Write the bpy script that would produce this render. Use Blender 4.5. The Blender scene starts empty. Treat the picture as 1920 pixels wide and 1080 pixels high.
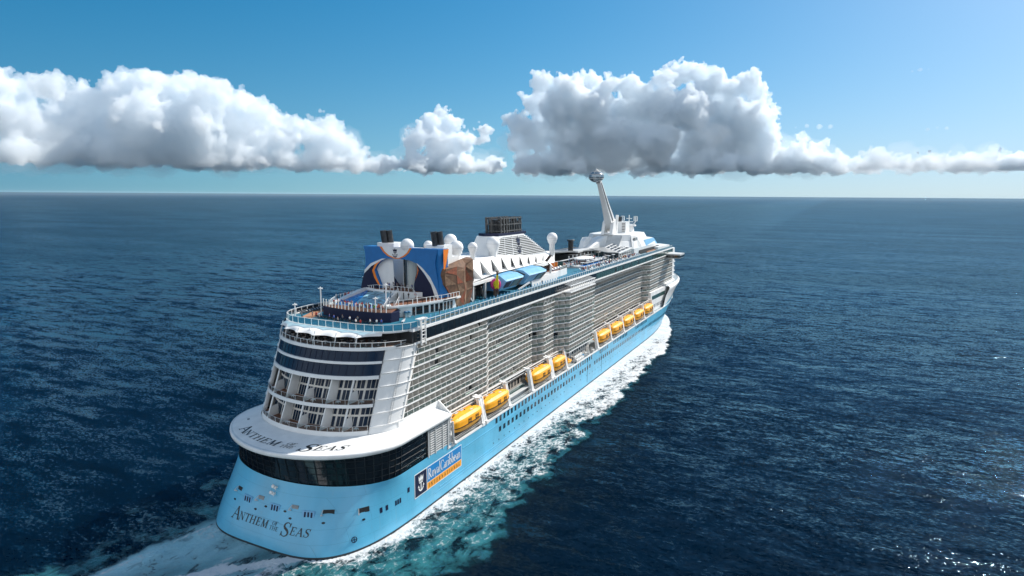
import bpy, bmesh, math, random
import numpy as np
from mathutils import Vector, Matrix, noise as mnoise
R = math.radians
random.seed(7)
C = bpy.context.scene.collection
SC = bpy.context.scene

# ------------------------------------------------------------------ camera
# the world: x = ship's heading, y = to port, z = up, sea level at z = 0, stern at x = 0
CAM = (-96.34, -111.33, 79.54); YAW, PITCH, ROLL, FOC = .4625, .1458, .0064, 1188.2
cd = bpy.data.cameras.new("camera"); cam = bpy.data.objects.new("camera", cd); C.objects.link(cam)
_f = Vector((math.cos(YAW) * math.cos(PITCH), math.sin(YAW) * math.cos(PITCH), -math.sin(PITCH)))
_r = _f.cross(Vector((0, 0, 1))).normalized(); _u = _r.cross(_f)
_r, _u = _r * math.cos(ROLL) + _u * math.sin(ROLL), _u * math.cos(ROLL) - _r * math.sin(ROLL)
cam.matrix_world = Matrix(((_r.x, _u.x, -_f.x, CAM[0]), (_r.y, _u.y, -_f.y, CAM[1]), (_r.z, _u.z, -_f.z, CAM[2]), (0, 0, 0, 1)))
cd.sensor_width = 36; cd.lens = FOC / 1920 * 36; cd.clip_start = 1; cd.clip_end = 400000
SC.camera = cam

# ------------------------------------------------------------------ sky, sun, exposure
SUN_AZ, SUN_EL = 26, 41            # degrees off the bow to starboard, above the horizon
sdir = Vector((math.cos(R(SUN_EL)) * math.cos(R(SUN_AZ)), -math.cos(R(SUN_EL)) * math.sin(R(SUN_AZ)), math.sin(R(SUN_EL))))
W = bpy.data.worlds.new("World"); SC.world = W; W.use_nodes = True
wn, wl = W.node_tree.nodes, W.node_tree.links
sky = wn.new("ShaderNodeTexSky"); sky.sky_type = 'NISHITA'; sky.sun_disc = False
sky.sun_elevation = R(SUN_EL); sky.sun_rotation = math.atan2(sdir.x, sdir.y)
sky.altitude = 0; sky.air_density = 1.0; sky.dust_density = .6; sky.ozone_density = 3.0
bg = wn["Background"]; bg.inputs[1].default_value = .098
hs = wn.new("ShaderNodeHueSaturation"); hs.inputs['Hue'].default_value = .485; hs.inputs['Saturation'].default_value = 1.45; hs.inputs['Value'].default_value = 1.0
tcw = wn.new("ShaderNodeTexCoord"); sp = wn.new("ShaderNodeSeparateXYZ"); cb = wn.new("ShaderNodeCombineXYZ"); ma = wn.new("ShaderNodeMath"); ma.operation = 'MULTIPLY_ADD'
ma.inputs[1].default_value = .9; ma.inputs[2].default_value = .13        # clear marine air: no orange dust band at the horizon
wl.new(tcw.outputs['Generated'], sp.inputs[0]); wl.new(sp.outputs[2], ma.inputs[0]); wl.new(sp.outputs[0], cb.inputs[0]); wl.new(sp.outputs[1], cb.inputs[1]); wl.new(ma.outputs[0], cb.inputs[2]); wl.new(cb.outputs[0], sky.inputs[0])
wl.new(sky.outputs[0], hs.inputs['Color'])
# unseen bright cloud field, added behind the camera to fill the ship's shade
def wmath(op, a, b):
    x = wn.new("ShaderNodeMath"); x.operation = op
    for i, v in enumerate((a, b)):
        if isinstance(v, (int, float)): x.inputs[i].default_value = v
        else: wl.new(v, x.inputs[i])
    return x.outputs[0]
def wrange(v, a, b, c=0, d=1):
    x = wn.new("ShaderNodeMapRange"); x.interpolation_type = 'SMOOTHSTEP'; wl.new(v, x.inputs[0])
    for i, q in zip((1, 2, 3, 4), (a, b, c, d)): x.inputs[i].default_value = q
    return x.outputs[0]
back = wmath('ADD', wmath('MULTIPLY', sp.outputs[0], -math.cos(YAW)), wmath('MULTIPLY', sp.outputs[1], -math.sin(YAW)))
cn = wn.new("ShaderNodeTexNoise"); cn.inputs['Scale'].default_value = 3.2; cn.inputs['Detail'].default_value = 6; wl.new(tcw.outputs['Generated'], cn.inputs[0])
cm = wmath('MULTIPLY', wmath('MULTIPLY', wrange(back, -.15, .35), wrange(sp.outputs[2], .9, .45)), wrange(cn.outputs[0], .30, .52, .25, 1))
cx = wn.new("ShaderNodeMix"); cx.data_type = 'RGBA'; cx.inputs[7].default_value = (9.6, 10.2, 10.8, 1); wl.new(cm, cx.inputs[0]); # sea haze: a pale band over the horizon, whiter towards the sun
sn = math.cos(R(SUN_AZ)), -math.sin(R(SUN_AZ))
hz = wmath('MULTIPLY', wmath('POWER', 2.718, wmath('MULTIPLY', wmath('MAXIMUM', sp.outputs[2], 0), -11.0)), .92)
hr_ = wn.new("ShaderNodeValToRGB"); e_ = hr_.color_ramp.elements; e_[0].position = .42; e_[0].color = (.10, .29, .42, 1); e_[1].position = .98; e_[1].color = (.66, .79, .82, 1)
q_ = e_.new(.60); q_.color = (.20, .44, .54, 1); q_ = e_.new(.80); q_.color = (.36, .61, .68, 1)
wl.new(wmath('ADD', wmath('MULTIPLY', wmath('ADD', wmath('MULTIPLY', sp.outputs[0], sn[0]), wmath('MULTIPLY', sp.outputs[1], sn[1])), .5), .5), hr_.inputs[0])
hv = wn.new("ShaderNodeVectorMath"); hv.operation = 'SCALE'; hv.inputs['Scale'].default_value = 8.3; wl.new(hr_.outputs[0], hv.inputs[0])
hx = wn.new("ShaderNodeMix"); hx.data_type = 'RGBA'; wl.new(hz, hx.inputs[0]); wl.new(hs.outputs[0], hx.inputs[6]); wl.new(hv.outputs[0], hx.inputs[7])
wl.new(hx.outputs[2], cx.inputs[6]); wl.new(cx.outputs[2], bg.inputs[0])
sl = bpy.data.lights.new("sun", 'SUN'); sun = bpy.data.objects.new("sun", sl); C.objects.link(sun)
sl.energy = 5.3; sl.angle = R(.53); sl.color = (1, .95, .87)
sun.rotation_euler = sdir.to_track_quat('Z', 'Y').to_euler(); sun.location = sdir * 500
SC.view_settings.view_transform = 'Standard'; SC.view_settings.look = 'None'; SC.view_settings.exposure = .3; SC.view_settings.gamma = 1
cy = SC.cycles
cy.max_bounces = 16; cy.diffuse_bounces = 3; cy.glossy_bounces = 3; cy.transmission_bounces = 4; cy.transparent_max_bounces = 24; cy.volume_bounces = 16
cy.use_denoising = True; cy.denoiser = 'OPENIMAGEDENOISE'
cy.sample_clamp_indirect = 8; cy.caustics_reflective = False; cy.caustics_refractive = False

# ------------------------------------------------------------------ helpers: meshes
class MB:
    """collects shapes; build() links them as ONE mesh object"""
    def __init__(s): s.v = []; s.f = []; s.sm = []; s.uv = None
    def add(s, vs, fs, smooth=False):
        o = len(s.v); s.v += [tuple(map(float, p)) for p in vs]; s.f += [tuple(i + o for i in f) for f in fs]; s.sm += [smooth] * len(fs); return s
    def box(s, c, d, rz=0):
        cx, cy_, cz = c; a, b, h = d[0] / 2, d[1] / 2, d[2] / 2; co, si = math.cos(rz), math.sin(rz); P = []
        for z in (-h, h):
            for x, y in ((-a, -b), (a, -b), (a, b), (-a, b)): P.append((cx + x * co - y * si, cy_ + x * si + y * co, cz + z))
        return s.hexa(P)
    def hexa(s, P): return s.add(P, [(3, 2, 1, 0), (4, 5, 6, 7), (0, 1, 5, 4), (1, 2, 6, 5), (2, 3, 7, 6), (3, 0, 4, 7)])
    def bb(s, x0, x1, y0, y1, z0, z1): return s.box(((x0 + x1) / 2, (y0 + y1) / 2, (z0 + z1) / 2), (x1 - x0, y1 - y0, z1 - z0))
    def quad(s, a, b, c, d): return s.add([a, b, c, d], [(0, 1, 2, 3)])
    def poly(s, P): return s.add(P, [tuple(range(len(P)))])
    def prism(s, P, z0, z1):            # P: list of (x, y)
        n = len(P); return s.add([(x, y, z0) for x, y in P] + [(x, y, z1) for x, y in P],
            [tuple(range(n - 1, -1, -1)), tuple(range(n, 2 * n))] + [(i, (i + 1) % n, n + (i + 1) % n, n + i) for i in range(n)])
    def slab(s, P, off):                # P: any flat 3-D polygon, off: vector
        n = len(P); off = Vector(off); return s.add(list(P) + [tuple(Vector(p) + off) for p in P],
            [tuple(range(n - 1, -1, -1)), tuple(range(n, 2 * n))] + [(i, (i + 1) % n, n + (i + 1) % n, n + i) for i in range(n)])
    def loft(s, rings, close=True, caps=(False, False), smooth=True):
        n = len(rings[0]); o = [p for r in rings for p in r]; F = []
        for k in range(len(rings) - 1):
            for i in range(n if close else n - 1):
                j = (i + 1) % n; F.append((k * n + i, k * n + j, (k + 1) * n + j, (k + 1) * n + i))
        s.add(o, F, smooth)
        if caps[0]: s.add(rings[0], [tuple(range(n - 1, -1, -1))])
        if caps[1]: s.add(rings[-1], [tuple(range(n))])
        return s
    def tube(s, pts, r, n=6, smooth=True, cap=True):
        pts = [Vector(p) for p in pts]; rs = r if isinstance(r, (list, tuple)) else [r] * len(pts); rings = []
        for k, p in enumerate(pts):
            t = (pts[min(k + 1, len(pts) - 1)] - pts[max(k - 1, 0)]).normalized()
            a = t.cross(Vector((0, 0, 1)) if abs(t.z) < .95 else Vector((1, 0, 0))).normalized(); b = t.cross(a)
            rings.append([tuple(p + (a * math.cos(6.2832 * i / n) + b * math.sin(6.2832 * i / n)) * rs[k]) for i in range(n)])
        return s.loft(rings, True, (cap, cap), smooth)
    def bar(s, p, q, w, h=None):
        p, q = Vector(p), Vector(q); h = h or w; t = (q - p).normalized()
        a = t.cross(Vector((0, 0, 1)) if abs(t.z) < .95 else Vector((1, 0, 0))).normalized() * w / 2; b = t.cross(a).normalized() * h / 2
        return s.hexa([tuple(x) for x in (p - a - b, p + a - b, p + a + b, p - a + b, q - a - b, q + a - b, q + a + b, q - a + b)])
    def lathe(s, prof, c=(0, 0, 0), n=24, smooth=True):
        return s.loft([[(c[0] + r * math.cos(6.2832 * i / n), c[1] + r * math.sin(6.2832 * i / n), c[2] + z) for i in range(n)] for r, z in prof], True, (True, True), smooth)
    def ball(s, c, r, n=20, sq=(1, 1, 1)):
        rings = []
        for k in range(n // 2 + 1):
            t = math.pi * k / (n // 2); rings.append([(c[0] + r * sq[0] * max(math.sin(t), .01) * math.cos(6.2832 * i / n), c[1] + r * sq[1] * max(math.sin(t), .01) * math.sin(6.2832 * i / n), c[2] - r * sq[2] * math.cos(t)) for i in range(n)])
        return s.loft(rings, True, (True, True))
    def xf(s, M):                       # a transformed copy
        o = MB(); o.v = [tuple(M @ Vector(p)) for p in s.v]; o.f = list(s.f); o.sm = list(s.sm); return o
    def put(s, o): return s.add(o.v, o.f) if not o.sm else s._put(o)
    def _put(s, o):
        k = len(s.v); s.v += o.v; s.f += [tuple(i + k for i in f) for f in o.f]; s.sm += o.sm; return s
    def mesh(s, name):
        me = bpy.data.meshes.new(name); me.from_pydata(s.v, [], s.f)
        me.polygons.foreach_set('use_smooth', s.sm); me.update(); return me
    def build(s, name, m, parent=None, loc=None):
        me = s.mesh(name); me.materials.append(m); return link(name, me, parent, loc)
def link(name, me, parent=None, loc=None):
    o = bpy.data.objects.new(name, me); C.objects.link(o)
    if parent: o.parent = parent
    if loc: o.location = loc
    return o
def tag(o, label=None, cat=None, group=None, kind=None):
    if label: o['label'] = label
    if cat: o['category'] = cat
    if group: o['group'] = group
    if kind: o['kind'] = kind
    return o
def thing(name, label, cat, loc=(0, 0, 0), rz=0, group=None):
    o = bpy.data.objects.new(name, None); C.objects.link(o); o.location = loc; o.rotation_euler = (0, 0, rz); o.empty_display_size = .5
    return tag(o, label, cat, group)
def dup(root, loc, rz, label=None, group=None):
    r = root.copy(); C.objects.link(r); r.location = loc; r.rotation_euler = (0, 0, rz)
    if label: r['label'] = label
    if group: r['group'] = group
    for ch in list(root.children):
        c = ch.copy(); C.objects.link(c); c.parent = r
        for g in list(ch.children):
            d = g.copy(); C.objects.link(d); d.parent = c
    return r

# ------------------------------------------------------------------ helpers: materials
def nodes(m): return m.node_tree.nodes, m.node_tree.links
def mat(name, col, rough=.5, metal=0, var=.06, scale=.6, bump=0, bscale=8, spec=.5, streak=0, coat=0):
    m = bpy.data.materials.new(name); m.use_nodes = True; n, l = nodes(m); b = n['Principled BSDF']
    b.inputs['Roughness'].default_value = rough; b.inputs['Metallic'].default_value = metal; b.inputs['Specular IOR Level'].default_value = spec
    b.inputs['Coat Weight'].default_value = coat; b.inputs['Base Color'].default_value = (*col, 1)
    tc = n.new('ShaderNodeTexCoord'); tx = n.new('ShaderNodeTexNoise'); tx.inputs['Scale'].default_value = scale; tx.inputs['Detail'].default_value = 6
    mp = n.new('ShaderNodeMapping'); l.new(tc.outputs['Object'], mp.inputs[0]); l.new(mp.outputs[0], tx.inputs[0])
    if streak: mp.inputs['Scale'].default_value = (1, 1, streak)
    if var:
        r = n.new('ShaderNodeMapRange'); r.inputs[1].default_value = .3; r.inputs[2].default_value = .7; r.inputs[3].default_value = 1 - var * 1.6; r.inputs[4].default_value = 1 + var * .4
        x = n.new('ShaderNodeMix'); x.data_type = 'RGBA'; x.blend_type = 'MULTIPLY'; x.inputs[0].default_value = 1; x.inputs[6].default_value = (*col, 1)
        l.new(tx.outputs[0], r.inputs[0]); l.new(r.outputs[0], x.inputs[7]); l.new(x.outputs[2], b.inputs['Base Color'])
        r2 = n.new('ShaderNodeMapRange'); r2.inputs[3].default_value = max(rough - .08, .02); r2.inputs[4].default_value = min(rough + .12, 1); l.new(tx.outputs[0], r2.inputs[0]); l.new(r2.outputs[0], b.inputs['Roughness'])
    if bump:
        t2 = n.new('ShaderNodeTexNoise'); t2.inputs['Scale'].default_value = bscale; t2.inputs['Detail'].default_value = 3
        bp = n.new('ShaderNodeBump'); bp.inputs['Strength'].default_value = bump; bp.inputs['Distance'].default_value = .1
        l.new(tc.outputs['Object'], t2.inputs[0]); l.new(t2.outputs[0], bp.inputs['Height']); l.new(bp.outputs[0], b.inputs['Normal'])
    return m
def mth(n, l, op, a, b=None, clamp=False):
    x = n.new('ShaderNodeMath'); x.operation = op; x.use_clamp = clamp
    for i, v in enumerate((a, b)):
        if v is None: continue
        if isinstance(v, (int, float)): x.inputs[i].default_value = v
        else: l.new(v, x.inputs[i])
    return x.outputs[0]
def rng(n, l, v, a, b, c=0, d=1, smooth=True):
    x = n.new('ShaderNodeMapRange'); x.interpolation_type = 'SMOOTHSTEP' if smooth else 'LINEAR'
    l.new(v, x.inputs[0])
    for i, q in zip((1, 2, 3, 4), (a, b, c, d)):
        if isinstance(q, (int, float)): x.inputs[i].default_value = q
        else: l.new(q, x.inputs[i])
    return x.outputs[0]
def noi(n, l, vec, scale, detail=4, rough=.55, dist=0, typ=None, lac=2):
    x = n.new('ShaderNodeTexNoise'); x.inputs['Scale'].default_value = scale; x.inputs['Detail'].default_value = detail; x.inputs['Roughness'].default_value = rough; x.inputs['Distortion'].default_value = dist; x.inputs['Lacunarity'].default_value = lac
    if typ: x.noise_type = typ
    l.new(vec, x.inputs['Vector']); return x.outputs['Fac']
# ------------------------------------------------------------------ the sea
def wave_normal(n, l, amp=1.0):                      # wave slopes, summed over four scales, long-crested across the wind
    tc = n.new('ShaderNodeTexCoord'); sx = sy = None; hh = None
    gp = n.new('ShaderNodeSeparateXYZ'); l.new(tc.outputs['Object'], gp.inputs[0])   # gusts and slicks; smoother water in the ship's lee to port
    gm_ = n.new('ShaderNodeMapping'); gm_.inputs['Rotation'].default_value = (0, 0, R(WIND)); gm_.inputs['Scale'].default_value = (1, .3, 1); l.new(tc.outputs['Object'], gm_.inputs[0])
    gust = mth(n, l, 'MULTIPLY', rng(n, l, noi(n, l, gm_.outputs[0], .009, 3), .36, .64, .62, 1.12), mth(n, l, 'SUBTRACT', 1, mth(n, l, 'MULTIPLY', mth(n, l, 'MULTIPLY', rng(n, l, gp.outputs[1], 0, 50), rng(n, l, gp.outputs[1], 900, 300)), .42)))
    for rot, st, scale, det, rough, dist, a in ((0, .38, .03, 2, .5, .2, .22), (13, .30, .13, 3, .55, .4, .72), (-15, .34, .42, 3, .6, .5, 1.30), (9, .5, 1.7, 3, .65, .4, 2.5)):
        mp = n.new('ShaderNodeMapping'); mp.inputs['Rotation'].default_value = (0, 0, R(WIND + rot)); mp.inputs['Scale'].default_value = (1, st, 1); l.new(tc.outputs['Object'], mp.inputs[0])
        x = n.new('ShaderNodeTexNoise'); x.inputs['Scale'].default_value = scale; x.inputs['Detail'].default_value = det; x.inputs['Roughness'].default_value = rough; x.inputs['Distortion'].default_value = dist; l.new(mp.outputs[0], x.inputs[0])
        sc = n.new('ShaderNodeSeparateColor'); l.new(x.outputs['Color'], sc.inputs[0])
        u = mth(n, l, 'MULTIPLY', mth(n, l, 'SUBTRACT', sc.outputs[0], .5), a * amp); v = mth(n, l, 'MULTIPLY', mth(n, l, 'SUBTRACT', sc.outputs[1], .5), a * amp * .6)
        if scale > .2: u = mth(n, l, 'MULTIPLY', u, gust); v = mth(n, l, 'MULTIPLY', v, gust)
        # slope mostly along the wind
        c, q = math.cos(R(-WIND - rot)), math.sin(R(-WIND - rot))
        ux = mth(n, l, 'SUBTRACT', mth(n, l, 'MULTIPLY', u, c), mth(n, l, 'MULTIPLY', v, q)); uy = mth(n, l, 'ADD', mth(n, l, 'MULTIPLY', u, q), mth(n, l, 'MULTIPLY', v, c))
        sx = ux if sx is None else mth(n, l, 'ADD', sx, ux); sy = uy if sy is None else mth(n, l, 'ADD', sy, uy)
    cb = n.new('ShaderNodeCombineXYZ'); l.new(sx, cb.inputs[0]); l.new(sy, cb.inputs[1]); cb.inputs[2].default_value = 1
    nm = n.new('ShaderNodeVectorMath'); nm.operation = 'NORMALIZE'; l.new(cb.outputs[0], nm.inputs[0]); return nm.outputs[0], tc, None
WIND = 62
def water_mat():
    m = bpy.data.materials.new('sea_water'); m.use_nodes = True; n, l = nodes(m); n.remove(n['Principled BSDF'])
    nv, tc, h = wave_normal(n, l, 1.0); l.new(water_shader(n, l, nv, None), n['Material Output'].inputs[0])
    return m
def water_shader(n, l, nv, col):                     # rough-sea reflectance: Fresnel, levelling off at grazing angles
    d = n.new('ShaderNodeBsdfDiffuse'); d.inputs[0].default_value = (.0005, .0043, .0100, 1); g = n.new('ShaderNodeBsdfGlossy'); g.inputs['Roughness'].default_value = .055; g.inputs[0].default_value = (.46, .77, 1, 1)
    if col: l.new(col, d.inputs[0])
    fr = n.new('ShaderNodeFresnel'); fr.inputs[0].default_value = 1.333; l.new(nv, fr.inputs['Normal']); l.new(nv, g.inputs['Normal'])
    f = rng(n, l, fr.outputs[0], .02, .75, .011, .42, False); x = n.new('ShaderNodeMixShader'); l.new(f, x.inputs[0]); l.new(d.outputs[0], x.inputs[1]); l.new(g.outputs[0], x.inputs[2]); return x.outputs[0]
M_SEA = water_mat()
def build_sea():
    v = [(0, 0, 0)]; f = []; rad = [60, 150, 300, 600, 1200, 2500, 5000, 10000, 20000, 40000, 80000, 160000]; N = 96
    for r in rad: v += [(r * math.cos(6.283185 * i / N), r * math.sin(6.283185 * i / N), 0) for i in range(N)]
    f += [(0, 1 + i, 1 + (i + 1) % N) for i in range(N)]
    for k in range(len(rad) - 1):
        for i in range(N):
            a, b = 1 + k * N, 1 + (k + 1) * N; j = (i + 1) % N; f.append((a + i, b + i, b + j, a + j))
    mb = MB(); mb.add(v, f); o = mb.build('sea', M_SEA); tag(o, 'dark blue open sea with small wind waves reaching to the horizon', 'sea', kind='structure')
build_sea()

# ------------------------------------------------------------------ clouds: real lumps far behind, tops lit by the sun
def ico(sub):
    bm = bmesh.new(); bmesh.ops.create_icosphere(bm, subdivisions=sub, radius=1)
    v = np.array([p.co[:] for p in bm.verts]); f = np.array([[q.index for q in t.verts] for t in bm.faces]); bm.free(); return v, f
I3 = ico(4); I2 = ico(2)
def cloud_mat():
    m = bpy.data.materials.new('cloud_vapour'); m.use_nodes = True; n, l = nodes(m)
    for x in list(n):
        if x.type != 'OUTPUT_MATERIAL': n.remove(x)
    out = n['Material Output']
    v = n.new('ShaderNodeVolumePrincipled'); v.inputs['Color'].default_value = (.950, .976, .995, 1); v.inputs['Density'].default_value = CLOUD_DENS; v.inputs['Anisotropy'].default_value = .05
    l.new(v.outputs[0], out.inputs['Volume'])
    return m
CLOUD_D = 9000; CLOUD_DENS = .0085
M_CLOUD = cloud_mat()
M_CLOUD2 = M_CLOUD.copy(); M_CLOUD2.name = 'dense_cloud_vapour'
for x in M_CLOUD2.node_tree.nodes:
    if x.type == 'PRINCIPLED_VOLUME': x.inputs['Density'].default_value = .017
M_THIN = M_CLOUD.copy(); M_THIN.name = 'thin_cloud_vapour'
for x in M_THIN.node_tree.nodes:
    if x.type == 'PRINCIPLED_VOLUME': x.inputs['Density'].default_value = .006
M_FRINGE = M_CLOUD.copy(); M_FRINGE.name = 'cloud_fringe'
for x in M_FRINGE.node_tree.nodes:
    if x.type == 'PRINCIPLED_VOLUME': x.inputs['Density'].default_value = .0007
CLOUDS = dict(
left=[(64.56,7.02,1.38),(63.26,6.91,1.34),(61.71,7.31,1.36),(60.34,6.7,1.39),(64.42,5.27,1.84),(58.88,6.63,1.57),(57.15,7.15,1.83),(55.19,7.61,1.95),(53.2,7.45,1.9),(51.13,7.27,1.85),(49.01,6.7,1.89),(47.43,6.07,1.48),(46.0,5.71,1.23),(45.09,5.27,1.15),(63.03,4.29,2.07),(60.82,4.61,2.13),(58.53,4.55,2.39),(56.09,4.89,2.65),(53.54,5.02,2.71),(50.88,4.95,2.56),(48.53,4.33,2.09),(46.07,4.07,1.42),(63.77,2.59,1.69),(61.29,2.69,1.94),(58.32,2.81,2.01),(55.14,2.93,2.07),(51.76,3.04,2.05),(48.6,2.92,1.75),(46.13,2.68,1.34)],
leftsmall=[(43.04,5.48,1.08),(41.96,5.16,1.08),(43.51,4.37,1.26),(41.34,4.21,1.36),(42.69,3.07,1.45),(40.48,3.11,1.38),(38.92,2.83,1.11),(37.57,2.58,.84),(44.22,2.59,.99)],
mid=[(32.66,7.0,.74),(33.83,5.95,.93),(31.84,5.85,.93),(35.0,4.89,1.11),(33.15,4.74,1.4),(31.19,4.59,1.12),(35.25,3.43,1.21),(33.17,3.1,1.41),(31.06,3.12,1.22),(29.17,5.66,.7),(29.41,4.79,.56),(29.17,2.67,.76),(27.75,2.41,.57),(36.65,2.68,.84)],
right=[(24.06,9.61,1.1),(21.96,9.16,1.56),(20.12,9.36,1.46),(18.29,9.34,1.27),(16.7,9.31,1.36),(15.33,8.76,1.08),(13.81,9.66,1.07),(12.3,10.11,1.33),(10.78,9.97,1.32),(9.45,9.08,1.23),(8.16,8.52,1.14),(6.86,9.04,1.21),(5.98,8.09,1.12),(5.25,6.73,1.13),(4.89,5.54,.96),(24.73,7.84,1.39),(22.39,7.18,2.09),(19.61,7.16,2.31),(16.62,6.9,2.29),(13.72,7.29,2.17),(11.08,7.22,2.24),(8.48,6.72,2.21),(6.57,6.23,1.84),(25.89,6.18,1.21),(24.7,5.14,1.78),(21.41,4.69,2.34),(17.69,4.45,2.42),(14.05,4.42,2.39),(10.51,4.38,2.35),(7.3,4.32,2.13),(5.21,4.06,1.58),(26.35,4.68,1.03),(25.39,3.3,1.32),(21.85,3.08,1.41),(17.65,3.08,1.4),(13.55,3.07,1.38),(9.57,3.04,1.36),(6.18,3.0,1.42),(3.16,3.59,1.56),(1.41,3.77,1.02),(3.91,2.75,1.14),(1.33,2.59,1.03),(-.4,2.48,.84),(2.63,4.55,.77)],
farright=[(-1.32,2.55,.67),(-2.43,2.41,.62),(-3.5,2.47,.66),(-4.73,2.49,.69),(-5.93,2.35,.6),(-7.08,2.56,.67),(-8.19,2.73,.66),(-9.01,2.4,.58),(-10.42,2.11,.38)],
edge=[(-11.36,3.19,.74),(-11.91,3.53,.81),(-11.73,2.34,.67),(-12.8,3.6,.9)],
puff=[(18.66,2.81,.2),(18.2,2.95,.28),(17.74,2.81,.2)],
wisp=[(42.94,6.86,.26),(42.7,6.8,.2)],
scrap=[(3.0,5.5,.16),(2.2,5.62,.24),(1.3,5.5,.22),(.5,5.45,.14)], streak=[(-4.7,9.2,.12),(-5.2,9.25,.17),(-5.7,9.25,.12)], flake=[(-6.0,5.0,.16),(-6.6,5.1,.2),(-7.2,5.05,.12)])
CLOUD_LABEL = dict(left='broad white cumulus bank at the left, grey blue underneath, the widest of the clouds', leftsmall='low stepped cumulus just right of the broad left cloud bank, sloping down to the right',
 mid='slim cumulus tower standing between the two great cloud banks', right='tallest billowing white cumulus behind the crane pod and forward house', farright='long low row of white cloud heads right of the tallest cumulus',
 edge='bright cloud cut by the right edge of the sky', puff='tiny lone white puff just above the crane pod', wisp='tiny white scrap above the low stepped cumulus', scrap='thin white scrap just right of the tallest cumulus crown', streak='faint small streak of cloud alone high in the right sky', flake='faint small flake of cloud just above the long low row at right')
def build_cloud(key, lobes, seed):
    rs = np.random.RandomState(seed); V = []; F = []; o = 0
    base = CAM[2] + CLOUD_D * math.tan(R(1.93))
    view = np.array(CAM)
    def put(c, r, ic):
        nonlocal o
        v = ic[0] * r + c; V.append(v); F.append(ic[1] + o); o += len(v)
    if len(lobes) > 5:                                # close the flat base from end to end
        a0, a1 = min(q[0] for q in lobes), max(q[0] for q in lobes); rb = .95 if key in ('farright', 'mid', 'leftsmall') else 1.5
        lobes = lobes + [(a, 3.0, rb * rs.uniform(.8, 1.05)) for a in np.arange(a0 + rb * .7, a1 - rb * .6, rb * (.8 if key != 'farright' else 1.9))]
    for az, el, rd in lobes:
        D = CLOUD_D * (1 + rs.uniform(-.03, .05)); k = 1 / math.cos(R(el))
        c = view + D * np.array([math.cos(R(az)), math.sin(R(az)), math.tan(R(el))]); r = R(rd) * D * .86 * dict(farright=1.5, mid=1.2, leftsmall=1.12, edge=1.3).get(key, 1.0)
        if el < 3.7 and len(lobes) > 3: c[2] = base + .30 * r; r *= 1.12       # the lowest lobes stand on the flat condensation level
        put(c, r, I3)
        nk = 14 if rd > .5 else 8
        for _ in range(nk):
            d = rs.normal(size=3); d /= np.linalg.norm(d); d[2] = abs(d[2]) * .9 - .15; d /= np.linalg.norm(d)
            r2 = r * rs.uniform(.25, .5); c2 = c + d * (r * 1.02 - r2 * .35); put(c2, r2, I2)
            for _ in range(5):
                e = d + rs.normal(size=3) * .7; e /= np.linalg.norm(e); r3 = r2 * rs.uniform(.25, .5); put(c2 + e * (r2 - r3 * .2), r3, I2)
    V = np.concatenate(V); F = np.concatenate(F)
    low = V[:, 2] < base
    V[low, 2] = base + (V[low, 2] - base) * .03
    FV = V.copy(); ctr = V.mean(0)
    me = bpy.data.meshes.new('cloud'); me.from_pydata(V.tolist(), [], F.tolist()); me.materials.append(M_CLOUD if key in ('left', 'leftsmall', 'farright', 'wisp', 'puff') else M_THIN if key in ('scrap', 'streak', 'flake') else M_CLOUD2)
    ob = link('cloud', me); tag(ob, CLOUD_LABEL[key], 'cloud', kind='stuff')
    md = ob.modifiers.new('r', 'REMESH'); md.mode = 'VOXEL'; md.voxel_size = 13 if len(lobes) > 5 else 6; md.use_smooth_shade = True
    for q_, (sz, st) in enumerate(((330, -150), (150, -90), (0, 0), (72, -44), (36, -24))):
        if not sz:
            if len(lobes) > 5: md = ob.modifiers.new('r', 'REMESH'); md.mode = 'VOXEL'; md.voxel_size = 12; md.use_smooth_shade = True
            continue
        t = bpy.data.textures.new('puff%d' % sz, 'CLOUDS'); t.noise_scale = sz; t.noise_depth = 0; t.noise_basis = 'VORONOI_F1'
        dm = ob.modifiers.new('d', 'DISPLACE'); dm.texture = t; dm.texture_coords = 'GLOBAL'; dm.strength = st * (1 if len(lobes) > 5 else .3); dm.mid_level = .42
    if len(lobes) < 6: return ob
    # ragged thin vapour round the dense core, drooping below its base
    me = bpy.data.meshes.new('vapour_fringe'); o2 = 0; V2 = []; F2 = []
    for az, el, rd in lobes:
        if el > 5.2: continue
        D = CLOUD_D * (1 + rs.uniform(-.03, .03)); c = view + D * np.array([math.cos(R(az)), math.sin(R(az)), math.tan(R(el))]); r = R(rd) * D
        for _ in range(5):
            d = rs.normal(size=3); d /= np.linalg.norm(d); d[2] *= .7; r2 = r * rs.uniform(.5, .95); v = I2[0] * r2 * np.array([1.25, 1.25, .9]) + c + d * r * rs.uniform(.35, .75); v[:, 2] = np.maximum(v[:, 2], base - 150); V2.append(v); F2.append(I2[1] + o2); o2 += len(v)
    V2 = np.concatenate(V2); F2 = np.concatenate(F2); me.from_pydata(V2.tolist(), [], F2.tolist()); me.materials.append(M_FRINGE); fo = link('vapour_fringe', me, ob)
    md = fo.modifiers.new('r', 'REMESH'); md.mode = 'VOXEL'; md.voxel_size = 26; md.use_smooth_shade = True
    for sz, st in ((340, 190), (130, 110), (60, 60)):
        t = bpy.data.textures.new('fringe%d' % sz, 'CLOUDS'); t.noise_scale = sz; t.noise_depth = 2; dm = fo.modifiers.new('d', 'DISPLACE'); dm.texture = t; dm.texture_coords = 'GLOBAL'; dm.strength = st; dm.mid_level = .5
    return ob
for i, (k, lo) in enumerate(CLOUDS.items()): build_cloud(k, lo, 11 + i)

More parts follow.
